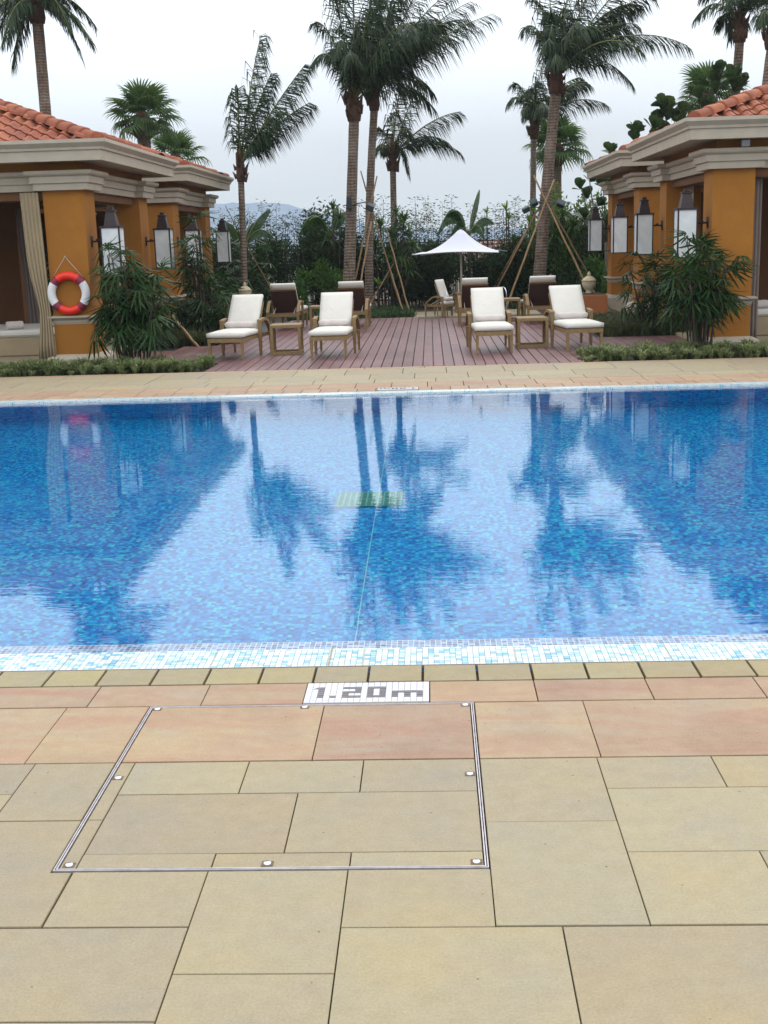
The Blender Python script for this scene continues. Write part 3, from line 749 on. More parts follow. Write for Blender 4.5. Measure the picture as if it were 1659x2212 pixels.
    stuff = MB()
    tv = [tuple(v.co) for v in TILE.vertices]; tf = [tuple(p_.vertices) for p_ in TILE.polygons]
    for fc in ('S', 'E', 'N', 'W'):
        if fc == 'S': o_, ud, fw, W_ = Vector(A), Vector((1, 0, 0)), Vector((0, 1, 0)), 2 * hw
        if fc == 'E': o_, ud, fw, W_ = Vector(B_), Vector((0, 1, 0)), Vector((-1, 0, 0)), 2 * hd
        if fc == 'N': o_, ud, fw, W_ = Vector(C_), Vector((-1, 0, 0)), Vector((0, -1, 0)), 2 * hw
        if fc == 'W': o_, ud, fw, W_ = Vector(D_), Vector((0, -1, 0)), Vector((1, 0, 0)), 2 * hd
        up = (fw + Vector((0, 0, k))).normalized(); nn = ud.cross(up).normalized()
        n_u = int(W_ / 0.235)
        for j in range(int(run * sl / 0.285) + 1):
            yy = 0.02 + j * 0.285; run_y = yy / sl
            for i_ in range(n_u + 1):
                uu = 0.12 + i_ * (W_ - 0.2) / n_u
                lim = max(run_y + 0.10, 0)
                if uu < lim - 0.02 or uu > W_ - lim + 0.02 or run_y > run - 0.15: continue
                pos = o_ + ud * uu + up * yy - nn * 0.004
                mt = Matrix((( ud.x, up.x, nn.x, pos.x), (ud.y, up.y, nn.y, pos.y), (ud.z, up.z, nn.z, pos.z), (0, 0, 0, 1)))
                mt = mt @ Matrix.Rotation(random.uniform(-0.02, 0.02), 4, 'Z')
                if detailed and fc in vis:
                    t_ = link('roof_tile', TILE, roof); t_.matrix_local = mt
                else: stuff.add([mt @ Vector(v) for v in tv], tf)
    st_ = stuff.build('tiles', 'clay', roof); st_['kind'] = 'stuff'
    ends = [(A, r1), (B_, r1 if hw <= hd else r2), (C_, r2), (D_, r2 if hw <= hd else r1)]
    for a_, b2 in ends + ([(r1, r2)] if abs(hw - hd) > 0.15 else []):
        a_, b2 = Vector(a_), Vector(b2); up = (b2 - a_).normalized(); L = (b2 - a_).length
        sx = up.cross(Vector((0, 0, 1))).normalized(); nn = sx.cross(up)
        for q in range(int(L / 0.33)):
            pos = a_ + up * (q * 0.33 + 0.02) + nn * 0.035
            t_ = link('ridge_tile', RIDGE, roof)
            t_.matrix_local = Matrix(((sx.x, up.x, nn.x, pos.x), (sx.y, up.y, nn.y, pos.y), (sx.z, up.z, nn.z, pos.z), (0, 0, 0, 1)))
    return root
A0, A1, B0, B1 = 17.90, 21.97, 24.12, 28.25
c1 = cabana('front left ochre cabana with life ring on its corner column', -1, A0, A1, True, 0.12)
c2 = cabana('rear left ochre cabana half hidden by tall lady palms', -1, B0, B1, False, 0.20)
c3 = cabana('front right ochre cabana behind the dark lady palm clump', 1, A0, A1, True, 0.12)
c4 = cabana('rear right ochre cabana beside the round cream urn planter', 1, B0, B1, False, 0.30)
# curtains
curtain(-5.93, 17.84, -5.66, 17.84, 2.48, 0.04, 'curtain', c1, (0.75, 0.62, 0.05), 5, 0.022, 0.05)
curtain(-7.15, 21.2, -6.72, 21.2, 2.38, 0.04, 'curtain_grey', c1, (1.0, 0.75, -0.03), 6, 0.03, 0.06)
curtain(-5.32, 20.35, -5.32, 20.75, 2.48, 0.04, 'curtain', c1, (0.9, 0.5, 0.12), 4, 0.03, 0.25)
curtain(-5.32, 19.1, -5.32, 18.75, 2.48, 1.7, 'curtain', c1, None, 3, 0.03)
curtain(-5.32, 25.2, -5.32, 25.5, 2.48, 0.04, 'curtain', c2, (0.9, 0.6, 0.1), 3, 0.03, 0.1)
curtain(-5.32, 27.2, -5.32, 27.5, 2.48, 0.04, 'curtain', c2, (0.9, 0.6, 0.1), 3, 0.03, 0.1)
curtain(4.35, 20.6, 4.35, 21.2, 2.48, 0.04, 'curtain', c3, (1.1, 0.6, 0.1), 5, 0.03, 0.0)
curtain(4.92, 20.9, 5.12, 20.9, 2.48, 0.6, 'curtain_grey', c3, None, 3, 0.03, 0.0)
curtain(4.72, 18.2, 4.82, 18.2, 2.48, 0.05, 'curtain_grey', c3, None, 2, 0.02, 0.0)
b = MB(); b.box(5.15, y0 := 17.82, 2.83, 5.26, 17.94, 2.93); b.build('security_light', 'white', c3) if False else None
sl_ = thing('wall_light', 'small white box light under the front right cabana eave', 'light', (4.47, 17.86, 2.79))
b = MB(); b.cbox(-0.055, -0.05, 0, 0.055, 0.03, 0.09, 0.006); b.build('housing', 'white', sl_)
b = MB(); b.box(-0.045, -0.054, 0.012, 0.045, -0.0505, 0.078); b.build('lens', 'frost', sl_)

# daybeds and towels
def daybed(label, x0, x1, y0, y1):
    t = thing('daybed', label, 'daybed', ((x0 + x1) / 2, (y0 + y1) / 2, 0.035)); hx, hy = (x1 - x0) / 2, (y1 - y0) / 2
    b = MB(); b.cbox(-hx, -hy, 0, hx, hy, 0.30, 0.02); b.build('base', 'curtain', t)
    b = MB(); b.cbox(-hx - 0.03, -hy - 0.03, 0.301, hx + 0.03, hy + 0.03, 0.41, 0.035); o = b.build('mattress', 'cushion', t); 
    return t
daybed('cream cushioned daybed under the front left cabana roof', -8.0, -5.98, 18.9, 20.6)
daybed('cream cushioned daybed under the front right cabana roof', 5.0, 7.2, 19.0, 20.7)
def towel(label, x, y, z, rz=0.0, L=0.26, r=0.065):
    b = MB(); pts = [(-L / 2 + L * k / 8, 0, 0) for k in range(9)]; b.tube(pts, [r * 0.93, r] + [r * (1 + 0.02 * math.sin(k * 2)) for k in range(5)] + [r, r * 0.93], 14)
    o = b.build('rolled_towel', 'towel', None, (x, y, z + r)); o.rotation_euler = (0, 0, rz)
    return tag(o, label, 'towel', 'rolled towels on the daybeds')
towel('rolled white towel nearest the left edge on the left daybed', -6.62, 19.1, 0.445, 0.5)
towel('rolled white towel against the curtain on the left daybed', -6.10, 19.5, 0.445, 0.5)
towel('rolled white towel on the daybed in the right cabana', 5.12, 19.2, 0.445, 0.3)

# life ring
ring = thing('life_ring', 'red and white life ring hanging on the front left column', 'life ring', (-5.33, A0 - 0.065, 1.03))
def ring_seg(a0, a1, rmaj, rmin, mat, name, bulge=1.0):
    m_ = MB(); n = max(3, int((a1 - a0) / 0.12)); ns = 14; vs = []
    for i_ in range(n + 1):
        a = a0 + (a1 - a0) * i_ / n
        for k in range(ns):
            q = 2 * math.pi * k / ns; rr = rmaj + rmin * math.cos(q)
            vs.append((rr * math.cos(a), rmin * 0.85 * math.sin(q), rr * math.sin(a)))
    fs = [(i_ * ns + k, i_ * ns + (k + 1) % ns, (i_ + 1) * ns + (k + 1) % ns, (i_ + 1) * ns + k) for i_ in range(n) for k in range(ns)]
    m_.add(vs, fs, 0, True); return m_.build(name, mat, ring)
RM, RN = 0.255, 0.062
for k, (mat) in enumerate(('red', 'white', 'red', 'white')):
    a = math.pi / 2 + k * math.pi / 2; w2 = 0.62
    ring_seg(a - w2 + 0.0, a + w2, RM, RN, mat, 'section')
for k in range(4):
    a = math.pi / 4 + k * math.pi / 2; ring_seg(a - 0.155 - 0.02, a + 0.155 + 0.02, RM, RN + 0.003, 'maroon', 'band')
b = MB(); b.tube([(-0.20, 0.0, 0.26), (-0.02, 0.03, 0.53)], 0.004, 5); b.tube([(-0.02, 0.03, 0.53), (0.23, 0.0, 0.23)], 0.004, 5); b.tube([(-0.02, 0.07, 0.53), (-0.02, 0.01, 0.535)], 0.008, 6); b.build('rope', 'rope', ring)

# lanterns
def make_lantern():
    t = thing('lantern', 'x', 'lantern', (0, 0, 0), 0, 'bronze wall lanterns on the cabana columns')
    w, h = 0.145, 0.66; c_ = 0.022
    b = MB()
    for sx in (-1, 1):
        for sy in (-1, 1): b.box(sx * w - c_ / 2 * (1 + sx) + (0 if sx > 0 else 0), sy * w - c_ / 2 * (1 + sy), 0.0, sx * w + c_ / 2 * (1 - sx), sy * w + c_ / 2 * (1 - sy), h)
    for z0_, z1_ in ((-0.02, 0.0), (h, h + 0.03)): b.box(-w - 0.01, -w - 0.01, z0_, w + 0.01, w + 0.01, z1_)
    b.build('frame', 'dark_metal', t)
    for a in range(4):
        q = MB(); q.box(-w + c_, -w + 0.006, 0.0, w - c_, -w + 0.012, h); o = q.build('pane', 'frost', t); o.rotation_euler = (0, 0, a * math.pi / 2)
    b = MB(); b.loft([(-0.05, h + 0.031), (-0.06, h + 0.10), (-0.085, h + 0.23), (-0.068, h + 0.235), (-0.068, h + 0.25), (-0.11, h + 0.27), (-0.11, h + 0.30)], -w, -w, w, w); b.build('chimney_cap', 'dark_metal', t)
    b = MB(); b.tube([(-w, 0, h * 0.72), (-w - 0.20, 0, h * 0.72)], 0.014, 8); b.tube([(-w - 0.18, 0, h * 0.60), (-w - 0.18, 0, h * 0.84)], [0.02, 0.035], 8)
    b.tube([(-w, 0, -0.01), (-w - 0.19, 0, -0.01)], 0.008, 6); b.tube([(-w - 0.06, 0, h * 0.72 + 0.0), (-w - 0.10, 0, h * 0.72 + 0.03)], 0.02, 8)
    b.build('bracket', 'dark_metal', t)
    return t
lan = make_lantern(); first = True
wh = {0: 'front', 1: 'second', 2: 'third', 3: 'rearmost'}
lab = {(-1, 0): 'bronze frosted lantern above the lady palm beside the life ring', (-1, 1): 'bronze frosted lantern on the rear column of the front left cabana',
       (-1, 2): 'bronze frosted lantern on the near column of the rear left cabana', (-1, 3): 'bronze frosted lantern farthest back on the left row of cabanas',
       (1, 0): 'bronze frosted lantern above the dark lady palm on the right', (1, 1): 'bronze frosted lantern on the rear column of the front right cabana',
       (1, 2): 'bronze frosted lantern on the near column of the rear right cabana', (1, 3): 'bronze frosted lantern farthest back on the right row of cabanas'}
for sd_ in (-1, 1):
    for k, y in enumerate((18.15, 21.67, 24.42, 27.95)):
        x = -5.02 + 0.325 if sd_ < 0 else 4.05 - 0.325
        rz = 0 if sd_ < 0 else math.pi
        if first: o = lan; o.location = (x, y, 1.29); o.rotation_euler = (0, 0, rz); o['label'] = lab[(sd_, k)]; first = False
        else: copy_tree(lan, None, (x, y, 1.29), rz, lab[(sd_, k)])

# ------------------------------------------------------------ loungers, tables
def make_lounger(cut=0.0):
    t = thing('armchair' if cut else 'sun_lounger', 'x', 'armchair' if cut else 'sun lounger', (0, 0, 0), 0, None if cut else 'teak loungers with cream cushions')
    hw = 0.27; SL = 1.45
    def leg(x, y, zt, w_=0.045):
        b = MB(); b.loft([(-0.008, 0), (0, 0.25), (0, zt)], x - w_ / 2, y - w_ / 2, x + w_ / 2, y + w_ / 2); b.build('leg', 'teak', t)
    for sx in (-1, 1):
        leg(sx * (hw - 0.022), 0.03 + cut, 0.27); leg(sx * (hw + 0.028), 0.80, 0.50, 0.05); leg(sx * (hw + 0.028), 1.38, 0.31, 0.045)
        # curved arm
        m_ = MB(); pts = []
        for q in range(9):
            u = q / 8; pts.append((sx * (hw + 0.028), 0.775 + 0.60 * u, 0.515 + 0.03 * math.sin(u * 2.2) - 0.205 * max(0, u - 0.45) ** 1.5 * 2.4))
        vs = []
        for p_ in pts:
            for ox, oz in ((-0.03, -0.02), (0.03, -0.02), (0.03, 0.02), (-0.03, 0.02)): vs.append((p_[0] + ox, p_[1], p_[2] + oz))
        fs = [(a * 4 + k, a * 4 + (k + 1) % 4, (a + 1) * 4 + (k + 1) % 4, (a + 1) * 4 + k) for a in range(8) for k in range(4)] + [(0, 1, 2, 3), (35, 34, 33, 32)]
        m_.add(vs, fs); m_.build('armrest', 'teak', t)
    b = MB()
    b.box(-hw, cut, 0.262, hw, cut + 0.032, 0.322); b.box(-hw, 1.34, 0.262, hw, 1.37, 0.322)
    for sx in (-1, 1): b.box(sx * hw - 0.014 - sx * 0.014, cut + 0.032, 0.264, sx * hw + 0.014 - sx * 0.014, 1.34, 0.320)
    b.build('seat_frame', 'teak', t)
    for q in range(8 - int(cut * 9.5)):
        b = MB(); y = 0.08 + cut + q * 0.105; b.box(-hw + 0.03, y, 0.296, hw - 0.03, y + 0.06, 0.314); b.build('slat', 'teak', t)
    # backrest frame, brown sling behind, cushion in front
    a0 = Vector((0, 0.86, 0.325)); ba = R(68 if cut else 50); bd = Vector((0, math.cos(ba), math.sin(ba))); bn = Vector((0, -math.sin(ba), math.cos(ba)))
    b = MB()
    for sx in (-1, 1): b.bar(a0 + Vector((sx * (hw - 0.03), 0, 0)), a0 + bd * 0.60 + Vector((sx * (hw - 0.03), 0, 0)), 0.03, 0.025, up=bn)
    for s_ in (0.02, 0.58): b.bar(a0 + bd * s_ + Vector((-hw + 0.045, 0, 0)), a0 + bd * s_ + Vector((hw - 0.045, 0, 0)), 0.03, 0.02, up=bn)
    b.build('back_frame', 'teak', t)
    b = MB(); 
    p0 = a0 - bn * 0.018
    b.bar(p0 + bd * 0.02, p0 + bd * 0.56, 2 * hw - 0.05, 0.008, up=bn); b.build('back_sling', 'sling', t)
    b = MB(); b.tube([p0 + bd * 0.15 + Vector((0.20, 0, 0)) - bn * 0.01, Vector((0.20, 1.28, 0.31))], 0.007, 6); b.tube([p0 + bd * 0.15 + Vector((-0.20, 0, 0)) - bn * 0.01, Vector((-0.20, 1.28, 0.31))], 0.007, 6); b.build('back_prop', 'ivory', t)
    def cush(name, o, ux, uy, un, w_, l_, h_, puff=0.012):
        m_ = MB(); nx, ny = 8, 8; vs = []; o = Vector(o)
        def P_(i_, j, top):
            u = -1 + 2 * i_ / nx; v_ = -1 + 2 * j / ny; ed = max(abs(u), abs(v_)); e2 = 1 - ed ** 6
            pf = puff * (1 - u * u) * (1 - v_ * v_)
            z = (h_ * (0.80 + 0.20 * e2) + pf) if top else (h_ * 0.20 * (1 - e2))
            ins = 1 - 0.02 * (1 if ed > 0.99 else 0)
            return o + ux * (u * w_ / 2 * ins) + uy * ((v_ * 0.5 * ins + 0.5) * l_) + un * z
        for top in (1, 0):
            for j in range(ny + 1):
                for i_ in range(nx + 1): vs.append(P_(i_, j, top))
        n1_ = (nx + 1) * (ny + 1); ix = lambda i_, j, k: k * n1_ + j * (nx + 1) + i_; fs = []
        for j in range(ny):
            for i_ in range(nx):
                fs.append((ix(i_, j, 0), ix(i_ + 1, j, 0), ix(i_ + 1, j + 1, 0), ix(i_, j + 1, 0)))
                fs.append((ix(i_, j + 1, 1), ix(i_ + 1, j + 1, 1), ix(i_ + 1, j, 1), ix(i_, j, 1)))
        for i_ in range(nx): fs.append((ix(i_, 0, 1), ix(i_ + 1, 0, 1), ix(i_ + 1, 0, 0), ix(i_, 0, 0))); fs.append((ix(i_, ny, 0), ix(i_ + 1, ny, 0), ix(i_ + 1, ny, 1), ix(i_, ny, 1)))
        for j in range(ny): fs.append((ix(0, j, 0), ix(0, j + 1, 0), ix(0, j + 1, 1), ix(0, j, 1))); fs.append((ix(nx, j, 1), ix(nx, j + 1, 1), ix(nx, j + 1, 0), ix(nx, j, 0)))
        m_.add(vs, fs, 0, True); me = m_.build(name, 'cushion', t); return me
    X = Vector((1, 0, 0))
    cush('seat_cushion', (0, -0.015 + cut, 0.316), X, Vector((0, 1, 0)), Vector((0, 0, 1)), 2 * hw + 0.03, 0.90 - cut, 0.10)
    cush('back_cushion', a0 + bn * 0.016 + bd * 0.05, X, bd, bn, 2 * hw - 0.04, 0.64, 0.08)
    b = MB(); yb = 0.735; n = 12; pts = [(-0.23 + 0.46 * k / n, yb, 0.468 + 0.004 * math.sin(k * 1.3)) for k in range(n + 1)]
    b.tube(pts, [0.030, 0.046] + [0.052 + 0.0025 * math.sin(k * 2.1) for k in range(n - 3)] + [0.046, 0.030], 12); b.build('bolster', 'towel', t)
    return t
lg = make_lounger()
spots = [(-3.02, 17.62, -0.15, 'teak lounger with cream cushions, leftmost of the front row'), (-1.50, 17.50, -0.05, 'teak lounger with cream cushions, second from left in front row'),
         (0.91, 17.58, 0.04, 'teak lounger with cream cushions, left of the front right side table'), (2.22, 17.66, 0.13, 'teak lounger with cream cushions, rightmost of the front row')]
for i_, (x, y, a, lb) in enumerate(spots):
    if i_ == 0: lg.location = (x, y, 0); lg.rotation_euler = (0, 0, a); lg['label'] = lb
    else: copy_tree(lg, None, (x, y, 0), a, lb)
rear = [(-2.80, 24.95, math.pi - 0.06, 'teak lounger seen from behind, brown back sling, behind the leftmost one'), (-1.50, 25.0, math.pi - 0.04, 'teak lounger seen from behind in front of the tall palm trunk'),
        (0.82, 24.9, math.pi + 0.03, 'teak lounger seen from behind below the white parasol'), (2.10, 24.95, math.pi + 0.05, 'teak lounger seen from behind under the leaning palm trunk')]
for x, y, a, lb in rear: copy_tree(lg, None, (x, y, 0), a, lb)
ac = make_lounger(0.72); ac.location = (0.86, 26.35, 0); ac.rotation_euler = (0, 0, R(62)); ac['label'] = 'small cream cushioned teak armchair beside the chrome handrail'; ac.scale = (0.72, 0.72, 0.80)

def make_table():
    t = thing('side_table', 'x', 'side table', (0, 0, 0), 0, 'open teak side tables')
    w, d, h, s = 0.235, 0.235, 0.45, 0.045
    b = MB(); b.cbox(-w, -d, h - 0.05, w, d, h, 0.004); b.build('table_top', 'teak', t)
    for sx in (-1, 1):
        for sy in (-1, 1):
            b = MB(); b.box(sx * (w - s / 2) - s / 2 + sx * -0.001, sy * (d - s / 2) - s / 2 - sy * 0.001, s, sx * (w - s / 2) + s / 2 - sx * 0.001, sy * (d - s / 2) + s / 2 - sy * 0.001, h - 0.05); b.build('leg', 'teak', t)
    b = MB(); b.box(-w, -d, 0.0, w, -d + s, s); b.box(-w, d - s, 0, w, d, s)
    for sx in (-1, 1): b.box(sx * (w - s / 2) - s / 2, -d + s, 0.001, sx * (w - s / 2) + s / 2, d - s, s - 0.001)
    b.build('base_frame', 'teak', t)
    return t
tb = make_table()
tsp = [(-2.22, 18.55, 0.03, 'open framed teak side table between the two left front loungers'), (1.53, 18.62, 0.0, 'open framed teak side table between the two right front loungers'),
       (-2.12, 23.75, 0.0, 'teak side table between the two rear left loungers'), (1.55, 24.6, 0.0, 'teak side table between the two rear right loungers'), (0.80, 27.9, 0.1, 'small far teak table under the white parasol')]
for i_, (x, y, a, lb) in enumerate(tsp):
    if i_ == 0: tb.location = (x, y, 0); tb.rotation_euler = (0, 0, a); tb['label'] = lb
    else: copy_tree(tb, None, (x, y, 0), a, lb)

# ------------------------------------------------------------ urns and planters
def urn(label, x, y, z, s=1.0):
    t = thing('urn', label, 'urn', (x, y, z), 0, 'lidded cream garden urns'); t.scale = (s, s, s)
    b = MB(); b.lathe([(0.09, 0), (0.10, 0.02), (0.07, 0.05), (0.12, 0.10), (0.17, 0.18), (0.19, 0.26), (0.185, 0.31), (0.205, 0.325), (0.205, 0.345), (0.18, 0.35)], seg=32, flute=0.02, nf=12); b.build('bowl', 'urn', t)
    b = MB(); b.lathe([(0.175, 0.351), (0.15, 0.39), (0.10, 0.43), (0.06, 0.455), (0.035, 0.47)], seg=32, flute=0.05, nf=10); b.build('lid', 'urn', t)
    b = MB(); b.lathe([(0.03, 0.468), (0.055, 0.49), (0.055, 0.515), (0.03, 0.535), (0.035, 0.55), (0.001, 0.58)], seg=12); b.build('finial', 'urn', t)
    return t
def planter(label, x, y, w, d, h):
    t = thing('planter', label, 'planter', (x, y, 0))
    b = MB(); b.cbox(-w / 2, -d / 2, 0, w / 2, d / 2, h, 0.012); b.build('box', 'planter', t)
    b = MB(); b.box(-w / 2 + 0.03, -d / 2 + 0.03, h, w / 2 - 0.03, d / 2 - 0.03, h + 0.006); b.build('soil', 'soil', t)
planter('square orange planter under the right urn', 3.42, 26.5, 0.62, 1.1, 0.40)
planter('square orange planter under the left urn', -4.18, 26.7, 0.75, 0.9, 0.42)
urn('cream lidded urn on the right planter beside the cabana', 3.44, 26.75, 0.407, 0.80)
urn('cream lidded urn on the left planter behind the lady palms', -4.10, 26.9, 0.427, 0.74)

# parasol
um = thing('parasol', 'white four cornered parasol with a swooping canopy', 'parasol', (0.73, 29.0, 0), R(-9))
b = MB(); n = 16; vs = []; fs = []
rings = 12
for j in range(rings + 1):
    t_ = j / rings
    for k in range(64):
        a = 2 * math.pi * k / 64; c_, s_ = math.cos(a), math.sin(a)
        sq = 1 / max(abs(c_), abs(s_)); corner = (sq - 1) / (math.sqrt(2) - 1)
        r_ = 1.0 * (sq * (1 - 0.10 * (1 - corner) * t_)) * (0.055 + 0.945 * t_)
        z = 1.82 - 0.50 * (1 - (1 - t_) ** 2.1) - 0.012 * corner * t_ + (0.03 * (1 - corner) * t_ ** 3) 
        vs.append((r_ * c_, r_ * s_, z))
for j in range(rings):
    for k in range(64): fs.append((j * 64 + k, j * 64 + (k + 1) % 64, (j + 1) * 64 + (k + 1) % 64, (j + 1) * 64 + k))
b.add(vs, fs, 0, True); o = b.build('canopy', 'canopy', um); md = o.modifiers.new('t', 'SOLIDIFY'); md.thickness = 0.01
b = MB(); b.lathe([(0.055, 1.80), (0.052, 1.835), (0.02, 1.85), (0.001, 1.852)], seg=16); b.build('cap', 'canopy', um)
b = MB(); b.tube([(0, 0, 0), (0, 0, 1.8)], 0.026, 10); b.build('pole', 'ivory', um)
for k in range(4):
    a = math.pi / 4 + k * math.pi / 2; b = MB(); b.tube([(0, 0, 1.36), (math.cos(a) * 1.16, math.sin(a) * 1.16, 1.30)], 0.012, 6); b.build('rib', 'ivory', um)
b = MB(); b.cbox(-0.2, -0.2, 0, 0.2, 0.2, 0.06, 0.01); b.build('base', 'ivory', um)

# chrome handrails
def rail(label, x, y, rz=0):
    t = thing('handrail', label, 'handrail', (x, y, 0), rz, 'chrome pool handrails')
    for dx in (-0.0, 0.10):
        b = MB(); pts = [(dx, 0, 0)] + [(dx, 0.17 - 0.17 * math.cos(a), 0.40 + 0.15 * math.sin(a)) for a in [math.pi * k / 10 for k in range(11)]] + [(dx, 0.34, 0.0)]
        b.tube(pts, 0.014, 8); b.build('rail_tube', 'chrome', t)
rail('curved chrome handrail beside the small far lounger', 0.26, 26.6, R(20)); rail('curved chrome handrail behind the rear right table', 1.62, 27.6, R(30))

# ------------------------------------------------------------ vegetation helpers
def vnorm(a): return a / (np.linalg.norm(a, axis=-1, keepdims=True) + 1e-9)
def mesh_np(name, verts, faces, mats, mi=None, smooth=False):
    me = bpy.data.meshes.new(name); verts = np.asarray(verts, float)
    me.from_pydata(verts.tolist(), [], [tuple(f) for f in faces])
    for m in mats: me.materials.append(M[m])
    if mi is not None: me.polygons.foreach_set('material_index', mi)
    if smooth: me.polygons.foreach_set('use_smooth', [True] * len(me.polygons))
    me.update(); return me
rng = np.random.default_rng(11)
def frond_mesh(c, ctrl, tip, rng_, n=60, ll=0.55, lw=0.028, grav=0.9, mats=('palm_leaf', 'petiole'), stiff=0.0, wind=0.22):
    c, ctrl, tip = map(np.array, (c, ctrl, tip)); v = []; f = []; mi = []
    def B(t): return (1 - t) ** 2 * c + 2 * t * (1 - t) * ctrl + t * t * tip
    def D(t): return vnorm(2 * (1 - t) * (ctrl - c) + 2 * t * (tip - ctrl))
    # rachis as a 4-sided tapered tube
    ns = 12
    for i in range(ns + 1):
        t = i / ns; p = B(t); d = D(t); s_ = vnorm(np.cross(d, [0, 0, 1.0]) + 1e-4); u = np.cross(s_, d); r_ = 0.022 * (1 - t) + 0.004
        for a, b_ in ((1, 0), (0, 1), (-1, 0), (0, -1)): v.append(p + s_ * r_ * a + u * r_ * b_)
    for i in range(ns):
        for k in range(4): f.append((i * 4 + k, i * 4 + (k + 1) % 4, i * 4 + 4 + (k + 1) % 4, i * 4 + 4 + k)); mi.append(1)
    for i in range(n):
        t = 0.16 + 0.84 * (i + rng_.uniform(-0.3, 0.3)) / n; t = min(max(t, 0.1), 1.0)
        p = B(t); d = D(t); sd0 = vnorm(np.cross(d, [0, 0, 1.0]) + 1e-4); up = np.cross(sd0, d)
        L = ll * (0.55 + 0.6 * math.sin(math.pi * min(1, (t + 0.12) * 0.88))) * rng_.uniform(0.75, 1.1)
        for sgn in (-1, 1):
            if rng_.random() < 0.07: continue
            dr = vnorm(sd0 * sgn * (0.55 - 0.2 * t) + d * (0.50 + 0.5 * t) + up * (0.10 + stiff) + rng_.normal(0, 0.16, 3) + np.array([wind, 0, 0]))
            g1 = vnorm(dr + np.array([0, 0, -grav * 0.9])); g2 = vnorm(dr + np.array([0, 0, -grav * 2.2]))
            p1 = p + g1 * L * 0.5; p2 = p1 + g2 * L * 0.5
            wv_ = vnorm(np.cross(dr, up) + rng_.normal(0, 0.35, 3)) * lw * 0.5
            o = len(v); v += [p - wv_ * 0.7, p + wv_ * 0.7, p1 + wv_, p1 - wv_, p2]
            f += [(o, o + 1, o + 2, o + 3), (o + 3, o + 2, o + 4)]; mi += [0, 0]
    return v, f, mi
def coconut(label, base, top, r0, r1, fronds, extra=10, seed=1, S=1.0, shaft=True, curve=(0, 0), flen=2.4, grp='coconut palms around the deck', dens=76, boots=22):
    rg = np.random.default_rng(seed); base = np.array(base, float); top = np.array(top, float)
    t = thing('palm_tree', label, 'palm tree', tuple(base), 0, grp); rel = top - base
    b = MB(); n = 40; pts = []; rad = []
    for i in range(n + 1):
        u = i / n; p = rel * u + np.array([curve[0] * math.sin(math.pi * u), curve[1] * math.sin(math.pi * u), 0])
        pts.append(tuple(p)); flare = 0.35 * math.exp(-u * 14)
        rad.append(0.80 * (r0 + (r1 - r0) * min(1, u * 1.3)) * (1 + flare) * (1 + rg.uniform(-0.02, 0.025)))
    b.tube(pts, rad, 14); b.build('trunk', 'bark', t)
    # crownshaft with old leaf boots
    if shaft:
        b = MB(); b.tube([tuple(rel + [0, 0, z_]) for z_ in (-0.05, 0.08, 0.3, 0.6, 0.85)], [r1 * 1.0, r1 * 1.18, r1 * 1.05, r1 * 0.7, r1 * 0.3], 10); b.build('crown_base', 'fibre', t)
        b = MB()
        for k in range(boots):
            a = rg.uniform(0, 6.28); z_ = rg.uniform(-0.10, 0.50); o_ = rel + [math.cos(a) * r1 * 1.1, math.sin(a) * r1 * 1.1, z_]
            e_ = o_ + np.array([math.cos(a) * rg.uniform(0.04, 0.12), math.sin(a) * 0.08, rg.uniform(0.12, 0.30)])
            b.tube([tuple(o_), tuple(e_)], [0.05, 0.008], 5)
        b.build('leaf_boots', 'fibre', t)
    cc = rel + np.array([0, 0, 0.55 * (1 if shaft else 0.2)])
    for (dx, dz, arch, dy) in fronds:
        tip = cc + np.array([dx, dy, dz]) * S; L = np.linalg.norm(tip - cc)
        ctrl = (cc + tip) / 2 + np.array([0, 0, arch * S]); st = cc + np.array([0, 0, -0.25])
        v, f, mi = frond_mesh(st, ctrl, tip, rg, n=int(dens * min(1.2, L / 2.2 + 0.2)), ll=0.30 * L ** 0.5 * 1.45)
        link('frond', mesh_np('frond', v, f, ('palm_leaf', 'petiole'), mi), t)
    for k in range(extra):
        a = k * 2.399 + rg.uniform(-0.3, 0.3); el = R(rg.uniform(10, 78)); L = flen * S * rg.uniform(0.8, 1.1) * (0.72 if math.cos(a) < -0.2 else 1.0)
        d = np.array([math.cos(a) * math.cos(el) * (0.55 if math.cos(a) < 0 else 0.95) + 0.18, math.sin(a) * math.cos(el), math.sin(el)])
        tip = cc + d * L + np.array([0, 0, -0.30 * L * math.cos(el)]); ctrl = cc + d * L * 0.55 + np.array([0, 0, 0.18 * L])
        v, f, mi = frond_mesh(cc + np.array([0, 0, -0.2]), ctrl, tip, rg, n=dens, ll=0.30 * L ** 0.5 * 1.45)
        link('frond', mesh_np('frond', v, f, ('palm_leaf', 'petiole'), mi), t)
    return t

